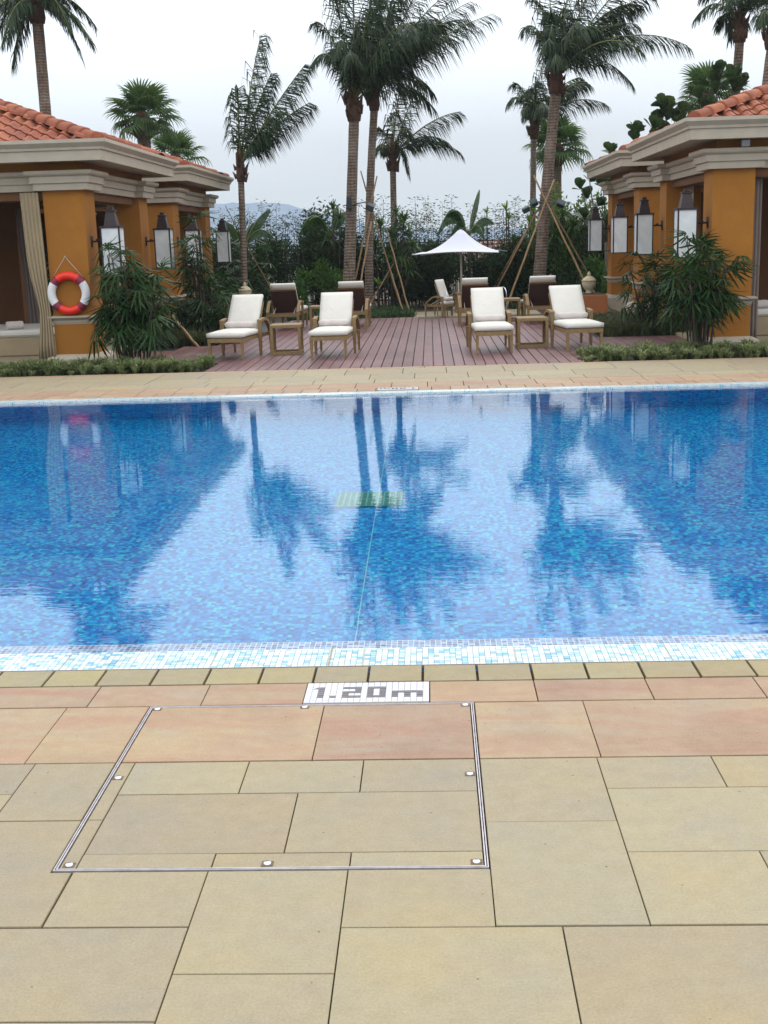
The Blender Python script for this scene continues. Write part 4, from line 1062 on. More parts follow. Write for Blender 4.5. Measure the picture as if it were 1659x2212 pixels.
def fan_leaf_mesh(rg, Rl=0.62, n=26, droop=0.5):
    v = []; f = []; mi = []
    pet = 0.55
    for i in range(5):
        t = i / 4; p = np.array([0, pet * t, 0.05 * math.sin(t * 3)]); r_ = 0.014
        for a in range(4): v.append(p + np.array([math.cos(a * 1.57) * r_, 0, math.sin(a * 1.57) * r_]))
    for i in range(4):
        for k in range(4): f.append((i * 4 + k, i * 4 + (k + 1) % 4, i * 4 + 4 + (k + 1) % 4, i * 4 + 4 + k)); mi.append(1)
    o0 = np.array([0, pet, 0.04])
    for i in range(n):
        a = R(-120 + 240 * i / (n - 1)) + math.pi / 2; d = np.array([math.cos(a), math.sin(a), 0]); L = Rl * (0.78 + 0.22 * math.cos(a - math.pi / 2)) * rg.uniform(0.93, 1.05)
        da = R(240 / (n - 1)) * 0.5; s_ = np.array([-d[1], d[0], 0]); z_ = 0.015 * (1 if i % 2 else -1)
        p1 = o0 + d * L * 0.55 + np.array([0, 0, 0.03]); p2 = o0 + d * L * 0.85 + np.array([0, 0, -droop * L * 0.18]); p3 = o0 + d * L + np.array([0, 0, -droop * L * 0.55])
        w1 = L * 0.55 * da; o = len(v)
        v += [o0, p1 - s_ * w1 + [0, 0, z_], p1 + s_ * w1 - [0, 0, z_], p2 - s_ * w1 * 0.55, p2 + s_ * w1 * 0.55, p3]
        f += [(o, o + 1, o + 2), (o + 1, o + 3, o + 4, o + 2), (o + 3, o + 5, o + 4)]; mi += [0, 0, 0]
    return mesh_np('leaf', v, f, ('fan_leaf', 'petiole'), mi)
FAN = [fan_leaf_mesh(rng, droop=d_) for d_ in (0.35, 0.6, 0.9)]
def fan_palm(label, base, h, r, nl, s, seed, skirt=True):
    rg = random.Random(seed); t = thing('fan_palm', label, 'palm tree', base, 0, 'fan palms behind the cabanas')
    b = MB(); b.tube([(0, 0, h * k / 12) for k in range(13)], [r * (1 + 0.04 * (k % 2)) for k in range(13)], 10); b.build('trunk', 'bark', t)
    b = MB(); b.tube([(0, 0, h - 0.35), (0, 0, h - 0.15), (0, 0, h + 0.15), (0, 0, h + 0.4)], [r * 1.1, r * 2.0, r * 1.5, r * 0.5], 10)
    for k in range(10):
        a = rg.uniform(0, 6.28); z_ = h - rg.uniform(0, 0.35); b.tube([(math.cos(a) * r, math.sin(a) * r, z_), (math.cos(a) * r * 2.6, math.sin(a) * r * 2.6, z_ + 0.12)], [0.05 * s, 0.01], 4)
    b.build('crown_base', 'fibre', t)
    for k in range(nl):
        u = (k + 0.5) / nl; el = R(80 - 115 * u); a = k * 2.399
        o = link('leaf', FAN[0 if u < 0.35 else (1 if u < 0.7 else 2)], t, (0, 0, h + 0.15))
        q = Matrix.Rotation(a, 4, 'Z') @ Matrix.Rotation(el, 4, 'X') @ Matrix.Rotation(rg.uniform(-0.4, 0.4), 4, 'Y')
        o.rotation_euler = q.to_euler(); sc = s * rg.uniform(0.85, 1.15); o.scale = (sc, sc, sc)
    return t

def px(u): return u
# palms (x, y, z positions in metres)
coconut('tall palm rising behind the front left cabana roof', (-9.15, 30, -0.06), (-9.15, 30, 6.95), 0.19, 0.165,
        [(1.40, -1.15, 0.75, -0.6), (-1.2, -1.3, 0.7, -0.5), (1.15, -0.55, 0.75, 0.8), (-0.8, -1.5, 0.7, 0.3), (-0.5, -1.2, 0.8, -1.2), (1.9, 0.3, 0.5, -0.2), (-1.6, -0.6, 0.7, 0.2), (1.0, -0.9, 0.85, -0.9), (0.9, -1.35, 0.8, 0.3), (-0.95, -0.9, 0.8, 0.6), (-1.4, -0.9, 0.8, -0.4)], 12, 3)
coconut('slim palm with wind blown fronds behind the left loungers', (-4.16, 27.2, -0.06), (-4.10, 27.2, 3.05), 0.085, 0.085,
        [(0.55, 2.45, 0.25, 0.3), (1.55, 1.75, 0.05, -0.3), (1.55, 1.05, 0.15, 0.4), (0.75, 1.65, 0.15, 0.2), (0.95, 0.75, 0.15, -0.6), (0.6, 0.35, 0.35, 0.6), (0.10, 1.3, 0.1, -0.4)], 0, 5, boots=12, dens=125)
coconut('tallest central palm with thick ringed trunk', (-1.98, 29.0, -0.06), (-1.68, 29.0, 4.40), 0.19, 0.15,
        [(-0.80, 0.55, 0.95, -0.5), (-0.75, 1.5, 0.7, 0.3), (0.35, 0.75, 1.3, -0.7), (-0.35, 2.1, 0.3, 0.3), (0.9, 0.6, 0.9, 0.5), (-0.25, 0.7, 1.2, -0.9), (0.6, 1.9, 0.5, -0.2), (-0.55, 0.9, 0.9, 0.8), (-0.45, 2.9, 0.2, 0.4), (0.15, 3.1, 0.15, -0.3), (0.7, 2.7, 0.4, 0.3)], 13, 8, 1.1, flen=2.4)
coconut('central palm leaning just right of the tallest trunk', (-1.50, 29.8, -0.06), (-1.24, 29.8, 4.70), 0.135, 0.115,
        [(2.80, 1.35, 0.35, -0.6), (1.9, 2.1, 0.5, 0.6), (0.9, 0.3, 1.0, -0.6), (-0.4, 0.6, 1.1, -0.6), (1.2, 1.0, 0.9, 0.5), (0.55, 0.1, 1.0, 0.8), (1.5, 2.5, 0.4, -0.4), (0.2, 3.0, 0.2, 0.5), (0.9, 3.0, 0.3, -0.3), (2.3, 1.7, 0.4, -0.2)], 13, 13, 1.0, curve=(-0.06, 0), flen=2.6)
coconut('shorter palm with fronds spread to the right behind the twin trunks', (-0.93, 32, -0.06), (-0.90, 32, 3.45), 0.125, 0.10,
        [(1.75, 0.75, 0.30, -0.3), (1.75, -0.25, 0.55, -0.2), (0.75, 1.55, 0.15, 0.3), (0.25, 1.3, 0.35, -0.4), (-0.55, -0.35, 0.55, -0.3), (0.40, -0.75, 0.75, -0.3), (0.05, 0.9, 0.3, 0.6), (-0.4, 0.5, 0.3, 0.6), (0.5, 0.2, 0.6, -0.8)], 2, 21, 1.0, flen=1.3)
coconut('slim palm behind the leaning palm on the right', (2.80, 34, -0.06), (2.86, 34, 4.25), 0.11, 0.10,
        [(-0.75, 0.25, 0.75, -0.3), (0.30, 1.45, 0.35, 0.3), (1.9, 0.2, 0.55, -0.3), (-0.5, 0.9, 0.5, 0.4), (1.3, 1.0, 0.4, 0.5), (-0.35, -0.15, 0.7, -0.6), (0.5, 0.2, 0.8, -0.6), (0.1, 0.1, 0.9, 0.7)], 8, 25, 1.0, flen=1.6)
coconut('big leaning palm propped by poles on the right of the deck', (2.60, 30, -0.06), (3.05, 30, 4.95), 0.20, 0.16,
        [(2.95, 0.30, 0.95, -0.5), (2.3, 1.6, 0.6, 0.6), (-0.85, 0.75, 0.9, -0.5), (1.65, -0.55, 0.85, -0.9), (1.0, 0.6, 1.0, -0.6), (-0.5, 1.6, 0.7, 0.3), (0.6, 0.9, 1.0, 0.8), (1.7, 0.7, 0.9, -0.2), (-0.2, 0.6, 1.1, -0.8), (-0.25, 2.8, 0.2, 0.3), (0.5, 3.0, 0.2, -0.3), (1.3, 2.6, 0.3, 0.4), (2.0, 2.1, 0.4, -0.3)], 14, 31, 1.0, curve=(-0.02, 0), flen=2.5)
coconut('palm at the top right with a drooping frond', (7.05, 30, -0.06), (7.30, 30, 5.95), 0.15, 0.13,
        [(-1.15, -0.15, 0.75, -0.3), (-0.85, 0.5, 0.6, 0.4), (0.6, 0.3, 0.8, -0.4), (-0.5, 0.1, 0.8, -0.8)], 9, 37, 1.0, flen=2.0)
coconut('palm trunk at the right edge above the tiled roof', (7.30, 28, -0.06), (7.52, 28, 5.5), 0.17, 0.15, [(-0.3, 1.0, 0.5, 0.2), (0.9, 0.6, 0.7, -0.3)], 10, 41, 1.0, curve=(-0.10, 0), flen=2.2)
fan_palm('fan palm with round crown above the left cabanas', (-7.72, 34, -0.06), 4.95, 0.17, 34, 0.92, 3)
fan_palm('lower fan palm right of the round crowned one', (-7.30, 36, -0.06), 4.0, 0.15, 22, 0.85, 8)
fan_palm('fan palm behind the leaning palm trunk', (3.78, 37, -0.06), 4.05, 0.15, 30, 0.95, 14)
fan_palm('fan palm peeking over the front right cabana roof', (7.95, 36, -0.06), 5.15, 0.16, 30, 0.95, 19)

# ---- bushes
def leaves_np(n, rad, rg, size=(0.06, 0.11), asp=0.42, up=0.25, shell=0.55, z0=0.0):
    d = vnorm(rg.normal(0, 1, (n, 3))); r_ = (shell + (1 - shell) * rg.random((n, 1))) * (1 + 0.18 * np.sin(d[:, :1] * 7 + d[:, 1:2] * 5) )
    p = d * r_ * np.array(rad); p[:, 2] = np.maximum(p[:, 2], -rad[2] + 0.02)
    ax = vnorm(d * 0.6 + rg.normal(0, 0.6, (n, 3)) + np.array([0, 0, up])); L = rg.uniform(*size, (n, 1)); sd_ = vnorm(np.cross(ax, rg.normal(0, 1, (n, 3)))); nr = np.cross(sd_, ax)
    w = L * asp * 0.5
    a = p; b_ = p + ax * L * 0.5 + sd_ * w; c_ = p + ax * L * 0.5 - sd_ * w; e_ = p + ax * L - nr * L * 0.12
    v = np.stack([a, b_, e_, c_], 1).reshape(-1, 3)
    idx = np.arange(n)[:, None] * 4 + np.array([0, 1, 2, 3])
    return v, idx.tolist()
def bush(label, loc, rad, n, mat, seed, size=(0.06, 0.12), stems=6, clumps=5, name='shrub', grp='shrubs along the back fence', stem_h=None):
    rg = np.random.default_rng(seed); t = thing(name, label, 'shrub', loc, 0, grp); H = rad[2]
    vs = []; fs = []; o = 0
    for k in range(clumps):
        cx, cy = rg.uniform(-0.55, 0.55) * rad[0], rg.uniform(-0.5, 0.5) * rad[1]; cz = H * rg.uniform(0.45, 1.30)
        rr = np.array([rad[0] * rg.uniform(0.4, 0.62), rad[1] * rg.uniform(0.45, 0.65), H * rg.uniform(0.35, 0.55)])
        v, f = leaves_np(n // clumps, rr, rg, size); v += np.array([cx, cy, max(cz, rr[2] * 0.8)]); vs.append(v); fs += [[i + o for i in q] for q in f]; o += len(v)
    link('foliage', mesh_np('foliage', np.concatenate(vs), fs, (mat,)), t)
    b = MB()
    for k in range(stems):
        a, rr = rg.uniform(0, 6.28), rg.uniform(0.1, 0.5); x, y = math.cos(a) * rad[0] * rr, math.sin(a) * rad[1] * rr
        b.tube([(x * 0.5, y * 0.5, 0), (x * 0.8, y * 0.8, H * 0.6), (x * 1.3, y * 1.3, H * 1.3)], [0.022, 0.016, 0.006], 5)
    b.build('stems', 'stem', t); return t
bl = [(-5.0, 31.2, 1.25, 'dark hedge shrub beneath the leftmost rear lantern'), (-3.9, 30.9, 1.15, 'dark hedge shrub behind the slim wind blown palm'),
      (-3.1, 31.3, 1.3, 'dark hedge shrub above the leftmost reversed lounger'), (-2.55, 31.8, 1.3, 'dark hedge shrub just left of the tallest trunk'),
      (0.35, 31.6, 0.95, 'dark round shrub left of the parasol pole'), (1.25, 31.8, 0.95, 'dark round shrub right of the parasol pole'), (-0.35, 31.9, 0.9, 'dark shrub behind the shorter palm'),
      (3.9, 31.6, 1.3, 'mid green shrub behind the right urn'), (4.9, 31.0, 1.1, 'mid green shrub against the rear right cabana'), (3.15, 32.2, 1.35, 'mid green shrub right of the leaning trunk'),
      (2.15, 32.3, 0.95, 'dark shrub left of the leaning trunk'), (-6.2, 31.5, 1.1, 'dark shrub behind the rear left cabana'), (6.2, 31.5, 1.1, 'green shrub behind the rear right cabana')]
for i_, (x, y, h, lb) in enumerate(bl):
    right = x > 2.9
    bush(lb, (x, y, -0.06), (0.85, 0.6, h), 4200 if not right else 4400, 'hedge_light' if right else 'hedge', 50 + i_, (0.08, 0.15) if right else (0.07, 0.13), 9, 7)
bush('lighter leafy shrub left of the tallest trunk', (-2.6, 30.6, -0.06), (0.55, 0.4, 0.78), 1500, 'hedge_light', 91, (0.08, 0.14), 6, 5)
bush('lighter leafy shrub in the middle of the back hedge', (-3.35, 30.3, -0.06), (0.4, 0.35, 0.62), 900, 'hedge_light', 92, (0.08, 0.14), 6, 4)
bush('bright leafed shrub left of the right lantern row', (4.05, 30.4, -0.06), (0.5, 0.4, 0.85), 1400, 'hedge_light', 93, (0.09, 0.16), 6, 5)
for k_, (x_, y_, h_, lb_, mt_) in enumerate(((3.35, 32.0, 1.75, 'tall mid green shrub right of the leaning palm trunk', 'hedge_light'), (4.25, 31.9, 1.7, 'tall mid green shrub behind the right urn', 'hedge_light'),
      (-2.9, 32.2, 1.6, 'tall dark shrub behind the leftmost reversed lounger', 'hedge'), (-5.3, 32.3, 1.5, 'tall dark shrub behind the rear left lanterns', 'hedge'), (-0.75, 31.2, 1.25, 'dark leafy shrub around the foot of the shorter palm', 'hedge'),
      (-1.75, 31.4, 1.2, 'dark shrub between the twin central trunks', 'hedge'), (2.0, 31.2, 1.05, 'dark shrub behind the rear right side table', 'hedge'), (0.0, 32.0, 1.0, 'dark shrub left of the armchair', 'hedge'))):
    bush(lb_, (x_, y_, -0.06), (0.6, 0.45, h_), 3400, mt_, 200 + k_, (0.08, 0.15), 7, 8)
bush('low bright shrub behind the right planter', (4.5, 29.2, -0.06), (0.5, 0.4, 0.6), 1100, 'hedge_light', 94, (0.09, 0.16), 6, 5)

# ---- lady palms (rhapis)
def rhapis_leaf(rg, n=8, L=0.27, w=0.028, droop=0.5, mat='rhapis'):
    v = []; f = []; mi = []; pet = 0.22
    for i in range(3):
        t = i / 2; p = np.array([0, pet * t, 0.04 * t]); r_ = 0.005
        for a in range(3): v.append(p + np.array([math.cos(a * 2.09) * r_, 0, math.sin(a * 2.09) * r_]))
    for i in range(2):
        for k in range(3): f.append((i * 3 + k, i * 3 + (k + 1) % 3, i * 3 + 3 + (k + 1) % 3, i * 3 + 3 + k)); mi.append(1)
    o0 = np.array([0, pet, 0.04])
    for i in range(n):
        a = R(-105 + 210 * i / (n - 1) + rg.uniform(-6, 6)) + math.pi / 2; d = np.array([math.cos(a), math.sin(a), 0]); l_ = L * rg.uniform(0.85, 1.1); s_ = np.array([-d[1], d[0], 0])
        zs = [0.0, 0.02, -0.02 - droop * 0.10 * l_ / 0.27, -droop * 0.16 - 0.02]
        ts = [0, 0.3, 0.75, 1.0]; ws = [0.3, 1, 0.85, 0.15]; o = len(v)
        for t_, z_, w_ in zip(ts, zs, ws):
            p = o0 + d * l_ * t_ + np.array([0, 0, z_]); v += [p - s_ * w * 0.5 * w_, p + s_ * w * 0.5 * w_]
        for k in range(3): f.append((o + 2 * k, o + 2 * k + 1, o + 2 * k + 3, o + 2 * k + 2)); mi.append(0)
    return mesh_np('leaf', v, f, (mat, 'stem'), mi)
RH = [rhapis_leaf(rng, 8, 0.26, 0.028, 0.5), rhapis_leaf(rng, 9, 0.24, 0.026, 0.9), rhapis_leaf(rng, 7, 0.28, 0.030, 1.3), rhapis_leaf(rng, 6, 0.22, 0.026, 0.2)]
def lady_palm(label, loc, h, spread, nst, nl, seed, s=1.0, minh=0.25, lean=(0, 0)):
    rg = random.Random(seed); t = thing('lady_palm', label, 'palm shrub', loc, 0, 'lady palm clumps beside the cabanas')
    for k in range(nst):
        a = rg.uniform(0, 6.28); rr = spread * rg.uniform(0.05, 0.45); hh_ = h * rg.uniform(0.55, 1.0)
        x0, y0_ = math.cos(a) * rr * 0.8, math.sin(a) * rr * 0.8; x1, y1_ = x0 + math.cos(a) * rr * 0.9 + lean[0] * hh_ + rg.uniform(-0.05, 0.05), y0_ + math.sin(a) * rr * 0.9
        b = MB(); pts = [(x0 + (x1 - x0) * (q / 5) ** 1.5, y0_ + (y1_ - y0_) * (q / 5) ** 1.5, (hh_ - 0.12) * q / 5) for q in range(6)]
        b.tube(pts, [0.017 * s, 0.015 * s, 0.015 * s, 0.014 * s, 0.012 * s, 0.009 * s], 6); b.build('stem', 'stem', t)
        m_ = max(3, nl // nst)
        for q in range(m_):
            u = minh + (1 - minh) * (q + rg.random()) / m_; i0 = min(4, int(u * 5)); fr = u * 5 - i0
            p = Vector(pts[i0]).lerp(Vector(pts[i0 + 1]), fr)
            o = link('leaf', RH[rg.randrange(4)], t, p)
            yaw = rg.uniform(0, 6.28); pit = R(rg.uniform(-25, 50) + 30 * (u > 0.9))
            o.rotation_euler = (Matrix.Rotation(yaw, 4, 'Z') @ Matrix.Rotation(pit, 4, 'X') @ Matrix.Rotation(rg.uniform(-0.6, 0.6), 4, 'Y')).to_euler()
            sc = s * rg.uniform(0.8, 1.25); o.scale = (sc, sc, sc)
    return t
lady_palm('large dark lady palm clump right of the life ring', (-4.33, 17.45, -0.05), 1.80, 0.58, 18, 180, 4, 0.95, 0.30, (0.03, 0))
lady_palm('large dark lady palm clump before the front right cabana', (3.80, 17.35, -0.05), 1.70, 0.48, 18, 165, 6, 0.90, 0.45)
lady_palm('tall sparse lady palm in front of the rear left cabana', (-4.05, 21.6, -0.05), 2.45, 0.55, 6, 42, 9, 1.05, 0.62)
lady_palm('bushy lady palm behind the leftmost front lounger', (-3.75, 21.9, -0.05), 1.25, 0.8, 10, 90, 12, 1.0, 0.25)
lady_palm('lady palm between the two left cabanas', (-4.55, 22.6, -0.05), 1.2, 0.6, 7, 55, 15, 1.0, 0.3)
lady_palm('slim lady palm left of the dark right clump', (3.75, 20.9, -0.05), 1.35, 0.6, 8, 64, 17, 1.0, 0.35)
lady_palm('arching green palm behind the farthest left lantern', (-4.3, 28.9, -0.05), 1.5, 0.9, 8, 70, 23, 1.3, 0.4)
lady_palm('dark palm plant inside the front left cabana opening', (-7.4, 22.5, -0.05), 1.7, 0.7, 8, 60, 27, 1.2, 0.35)

# ---- grass borders
def blades(name, label, regions, mat, n, h, seed, lw=0.008, tuft=14):
    rg = np.random.default_rng(seed); vs = []; fs = []; o = 0
    for (x0, x1, y0_, y1_, share) in regions:
        nt = int(n * share)
        tx = rg.uniform(x0, x1, nt); ty = rg.uniform(y0_, y1_, nt); hs = h * rg.uniform(0.5, 1.2, nt)
        for x, y, hh_ in zip(tx, ty, hs):
            k = tuft; a = rg.uniform(0, 6.28, k); sp = rg.uniform(0.25, 1.25, k); L = hh_ * rg.uniform(0.8, 1.25, k)
            d = np.stack([np.cos(a), np.sin(a), np.zeros(k)], 1); s_ = np.stack([-np.sin(a), np.cos(a), np.zeros(k)], 1) * lw * 0.5
            p0 = np.array([x, y, -0.05]) + d * 0.012; p1 = p0 + d * (L * 0.33 * sp)[:, None] + np.array([0, 0, 1]) * (L * 0.72)[:, None]
            p2 = p1 + d * (L * 0.55 * sp)[:, None] + np.array([0, 0, 1]) * (L * (0.18 - 0.30 * (sp - 0.4)))[:, None]
            v = np.stack([p0 - s_, p0 + s_, p1 + s_, p1 - s_, p2], 1).reshape(-1, 3); vs.append(v)
            for q in range(k): b0 = o + q * 5; fs.append((b0, b0 + 1, b0 + 2, b0 + 3)); fs.append((b0 + 3, b0 + 2, b0 + 4))
            o += k * 5
    ob = link(name, mesh_np(name, np.concatenate(vs), fs, (mat,))); ob['kind'] = 'stuff'; ob['label'] = label; return ob
blades('grass_border', 'tufted variegated grass border in front of the left cabana', [(-8.5, -3.12, 16.20, 17.25, 1.0)], 'liriope', 360, 0.185, 1, 0.017, 36)
blades('grass_border', 'tufted grass border in front of the right cabana', [(2.05, 7.0, 16.20, 17.35, 1.0)], 'liriope', 330, 0.185, 2, 0.017, 36)
blades('ground_cover', 'dark strappy plants beside the left cabana', [(-4.9, -3.3, 20.45, 23.6, 1.0)], 'liriope_dark', 420, 0.28, 3, 0.014)
blades('ground_cover', 'dark strappy plants beside the right cabana', [(2.85, 4.3, 20.05, 23.4, 1.0)], 'liriope_dark', 420, 0.28, 4, 0.014)
blades('ground_cover', 'low green ground cover under the central palms', [(-3.2, -0.38, 26.68, 30.5, 0.6), (-6, -3.2, 28.7, 31, 0.2), (1.9, 5.5, 28.7, 31, 0.2)], 'lawn_blade', 1100, 0.17, 5, 0.012)
# small stones along the right border corner
st = MB(); rs = random.Random(5)
for k in range(260):
    x, y = (rs.uniform(1.86, 2.4), rs.uniform(16.15, 16.6)) if k < 120 else (rs.uniform(-8, 6.5), rs.uniform(16.12, 16.2))
    if -3.0 < x < 1.85: continue
    s_ = rs.uniform(0.012, 0.03); st.add([(x - s_, y, -0.05), (x, y - s_, -0.05), (x + s_, y, -0.05), (x, y + s_, -0.05), (x, y, -0.05 + s_ * 1.6)], [(0, 1, 4), (1, 2, 4), (2, 3, 4), (3, 0, 4)], 0, True)
o = st.build('pebbles', 'pink'); o['kind'] = 'stuff'

# ---- fence
fence = thing('fence', 'black vertical bar metal fence behind the garden', 'fence', (0, 33.0, -0.06))
bb = MB(); bb.box(-0.009, -0.009, 0.06, 0.009, 0.009, 1.63); BAR = bb.mesh('bar', 'black')
x = -9.0
while x < 9.0: link('bar', BAR, fence, (x, 0, 0)); x += 0.12
for z in (0.12, 0.75, 1.52, 1.62):
    b = MB(); b.box(-9.1, -0.012, z, 9.1, 0.012, z + 0.03); b.build('rail', 'black', fence)
for k in range(9):
    b = MB(); b.box(-0.03, -0.03, 0, 0.03, 0.03, 1.70); o = b.build('post', 'black', fence, (-9 + k * 2.25, 0.04, 0))
wl_ = thing('boundary_wall', 'low pale rendered wall glimpsed beyond the fence', 'wall', (0, 36.5, -0.06))
b = MB(); b.box(-12, 0, 0, 12, 0.15, 0.95); b.build('wall_face', 'cream_wall', wl_)
b = MB(); b.box(-12, -0.03, 0.951, 12, 0.18, 1.0); b.build('coping', 'cream_wall', wl_)

# ---- bamboo culms along the fence
def bamboo_mesh(rg, H):
    v = []; f = []; mi = []; lx = rg.uniform(-0.10, 0.10); n = 8
    P_ = lambda u: np.array([lx * u ** 2, 0.05 * u * u, H * u])
    for i in range(n + 1):
        u = i / n; r_ = 0.014 * (1 - u) + 0.004
        for a in range(4): v.append(P_(u) + np.array([math.cos(a * 1.57) * r_, math.sin(a * 1.57) * r_, 0]))
    for i in range(n):
        for k in range(4): f.append((i * 4 + k, i * 4 + (k + 1) % 4, i * 4 + 4 + (k + 1) % 4, i * 4 + 4 + k)); mi.append(1)
    for k in range(150):
        u = rg.uniform(0.42, 1.03); a = rg.uniform(0, 6.28); off = rg.uniform(0.02, 0.22) * (1.15 - u * 0.5)
        p = P_(min(u, 1)) + np.array([math.cos(a) * off, math.sin(a) * off, rg.uniform(-0.02, 0.12)])
        d = vnorm(np.array([math.cos(a), math.sin(a), rg.uniform(-0.8, 0.5)])); L = rg.uniform(0.06, 0.14); s_ = vnorm(np.cross(d, rg.normal(0, 1, 3))) * L * 0.13
        o = len(v); v += [p, p + d * L * 0.4 + s_, p + d * L, p + d * L * 0.4 - s_]; f.append((o, o + 1, o + 2, o + 3)); mi.append(0)
        if k % 4 == 0:
            q0 = P_(min(u, 1)); o = len(v); v += [q0, q0 + [0.003, 0, 0.004], p]; f.append((o, o + 1, o + 2)); mi.append(1)
    return mesh_np('bamboo', v, f, ('bamboo_leaf', 'twig'), mi)
M['bamboo_leaf'].name = 'bamboo_leaf'
BB = [bamboo_mesh(rng, H) for H in (2.9, 2.7, 2.5, 3.0, 2.6, 2.35)]
rb = random.Random(3)
for k in range(130):
    x = -5.4 + 9.6 * k / 130 + rb.uniform(-0.08, 0.08); s_ = rb.uniform(0.80, 1.0) * (0.97 if x < 0 else 0.93)
    if x > 2.6: s_ *= 0.92
    o = link('bamboo', BB[k % 6], None, (x, 32.75 + rb.uniform(-0.25, 0.2), -0.06), (0, 0, rb.uniform(0, 6.28)), (s_, s_, s_))
    tag(o, 'thin wispy bamboo stem standing along the back fence', 'bamboo', 'bamboo stems along the back fence')

# ---- strap-leaved and broad-leaved plants
def strap_head(rg, n, L, w, mat, up=0.9, droop=0.5):
    v = []; f = []
    for k in range(n):
        a = k * 2.399; el = R(rg.uniform(15, 85)) * up; d = np.array([math.cos(a) * math.cos(el), math.sin(a) * math.cos(el), math.sin(el)]); s_ = np.array([-math.sin(a), math.cos(a), 0]) * w * 0.5; l_ = L * rg.uniform(0.75, 1.1); o = len(v)
        for t_, w_ in ((0, 0.3), (0.4, 1), (0.75, 0.85), (1.0, 0.05)):
            p = d * l_ * t_ + np.array([0, 0, -droop * l_ * t_ ** 2.5 * math.cos(el)]); v += [p - s_ * w_, p + s_ * w_]
        for q in range(3): f.append((o + 2 * q, o + 2 * q + 1, o + 2 * q + 3, o + 2 * q + 2))
    return mesh_np('leaf_head', v, f, (mat,))
M['dracaena_leaf'] = leafmat('dracaena_leaf', (0.02, 0.05, 0.012), (0.06, 0.12, 0.025), 0.45, 0.25)
HEADS = {'ti': [strap_head(rng, 26, 0.34, 0.05, 'ti', 1.0, 0.3) for _ in range(2)], 'dr': [strap_head(rng, 34, 0.44, 0.042, 'dracaena_leaf', 0.9, 0.9) for _ in range(2)]}
def cane_plant(label, x, y, heads, kind='ti', name='ti_plant', grp='cane plants along the back fence'):
    t = thing(name, label, 'plant', (x, y, -0.06), 0, grp)
    for k, (dx, h, s_) in enumerate(heads):
        b = MB(); b.tube([(dx * 0.4, 0, 0), (dx * 0.8, 0.02, h * 0.5), (dx, 0, h)], [0.022, 0.02, 0.016], 6); b.build('stem', 'stem', t)
        link('leaf_head', HEADS[kind][k % 2], t, (dx, 0, h - 0.05), (0, 0, k * 1.3), (s_, s_, s_))
    return t
cane_plant('bright green ti plant with two stems above the parasol', 1.98, 31.9, [(0.0, 2.42, 0.85), (0.06, 2.2, 0.7)])
cane_plant('bright green ti plant left of the leaning trunk', 2.66, 31.6, [(0.0, 2.35, 0.9), (-0.12, 2.1, 0.8)])
cane_plant('slim ti plant between banana leaves and the ti plant', 1.48, 31.8, [(0.0, 2.35, 0.65), (-0.10, 1.9, 0.6)])
cane_plant('drooping strap leaf plant between the twin trunks and shorter palm', -1.05, 30.4, [(-0.15, 2.05, 1.15), (0.15, 1.8, 1.2), (0.42, 2.15, 1.15), (0.0, 1.35, 1.2), (0.35, 1.3, 1.1), (0.62, 1.55, 1.1), (0.25, 2.35, 0.9), (-0.3, 1.6, 1.1), (0.5, 1.0, 1.0), (0.1, 0.9, 1.0)], 'dr', 'dracaena')
cane_plant('strap leaf plant rising left of the tallest trunk', -2.45, 31.0, [(0.05, 2.55, 0.9), (0.2, 2.3, 0.8), (-0.1, 1.8, 0.8)], 'dr', 'dracaena')
cane_plant('leafy strap plant on the right of the propped palm', 3.35, 31.3, [(0.0, 2.2, 1.0), (0.3, 1.95, 1.1), (-0.2, 1.7, 1.0), (0.55, 2.05, 1.0)], 'dr', 'dracaena')
cane_plant('small bright strap plant at the foot of the twin trunks', -1.25, 29.2, [(0.0, 0.75, 0.6)], 'ti', 'ti_plant')

def banana_leaf(p0, p1, sag, width, parent, mat='banana'):
    p0, p1 = Vector(p0), Vector(p1); n = 22; v = []; f = []; ctrl = (p0 + p1) / 2 + Vector((0, 0, sag)); d0 = (p1 - p0).normalized(); sd_ = d0.cross(Vector((0.0, 1.0, 0.0))).normalized() * 0.75 + Vector((0, 0.6, 0)); sd_.normalize()
    rg = random.Random(int(p0.x * 100 + p1.z * 10))
    prev = None
    for i in range(n):
        t0, t1 = 0.18 + 0.82 * i / n, 0.18 + 0.82 * (i + 0.93) / n
        for sg in (-1, 1):
            o = len(v)
            for t in (t0, t1):
                p = p0 * (1 - t) ** 2 + ctrl * 2 * t * (1 - t) + p1 * t * t; w = width * math.sin(math.pi * min(1, max(0, (t - 0.12) / 0.9))) ** 0.6 * rg.uniform(0.9, 1.05)
                v.append(p); v.append(p + sd_ * sg * w * 0.7 + Vector((0, 0, -w * 0.55)))
            f.append((o, o + 1, o + 3, o + 2))
    me = mesh_np('leaf', [tuple(q) for q in v], f, (mat,)); o = link('leaf', me, parent)
    m_ = MB(); pts = [p0 * (1 - t) ** 2 + ctrl * 2 * t * (1 - t) + p1 * t * t for t in [k / 10 for k in range(11)]]
    m_.tube(pts, [0.02 - 0.0015 * k for k in range(11)], 5); m_.build('midrib', 'petiole', o)
def banana(label, x, y, h, lv):
    t = thing('banana_plant', label, 'plant', (x, y, -0.06), 0, 'broad leaved plants by the fence')
    b = MB(); b.tube([(0, 0, 0), (0.02, 0, h * 0.5), (0, 0, h)], [0.05, 0.045, 0.03], 8); b.build('stem', 'stem', t)
    for dx, dz, sag, w, dy in lv: banana_leaf((0, 0, h * 0.9), (dx * 1.3, dy, h + dz * 1.05), sag * 1.3, w * 1.4, t)
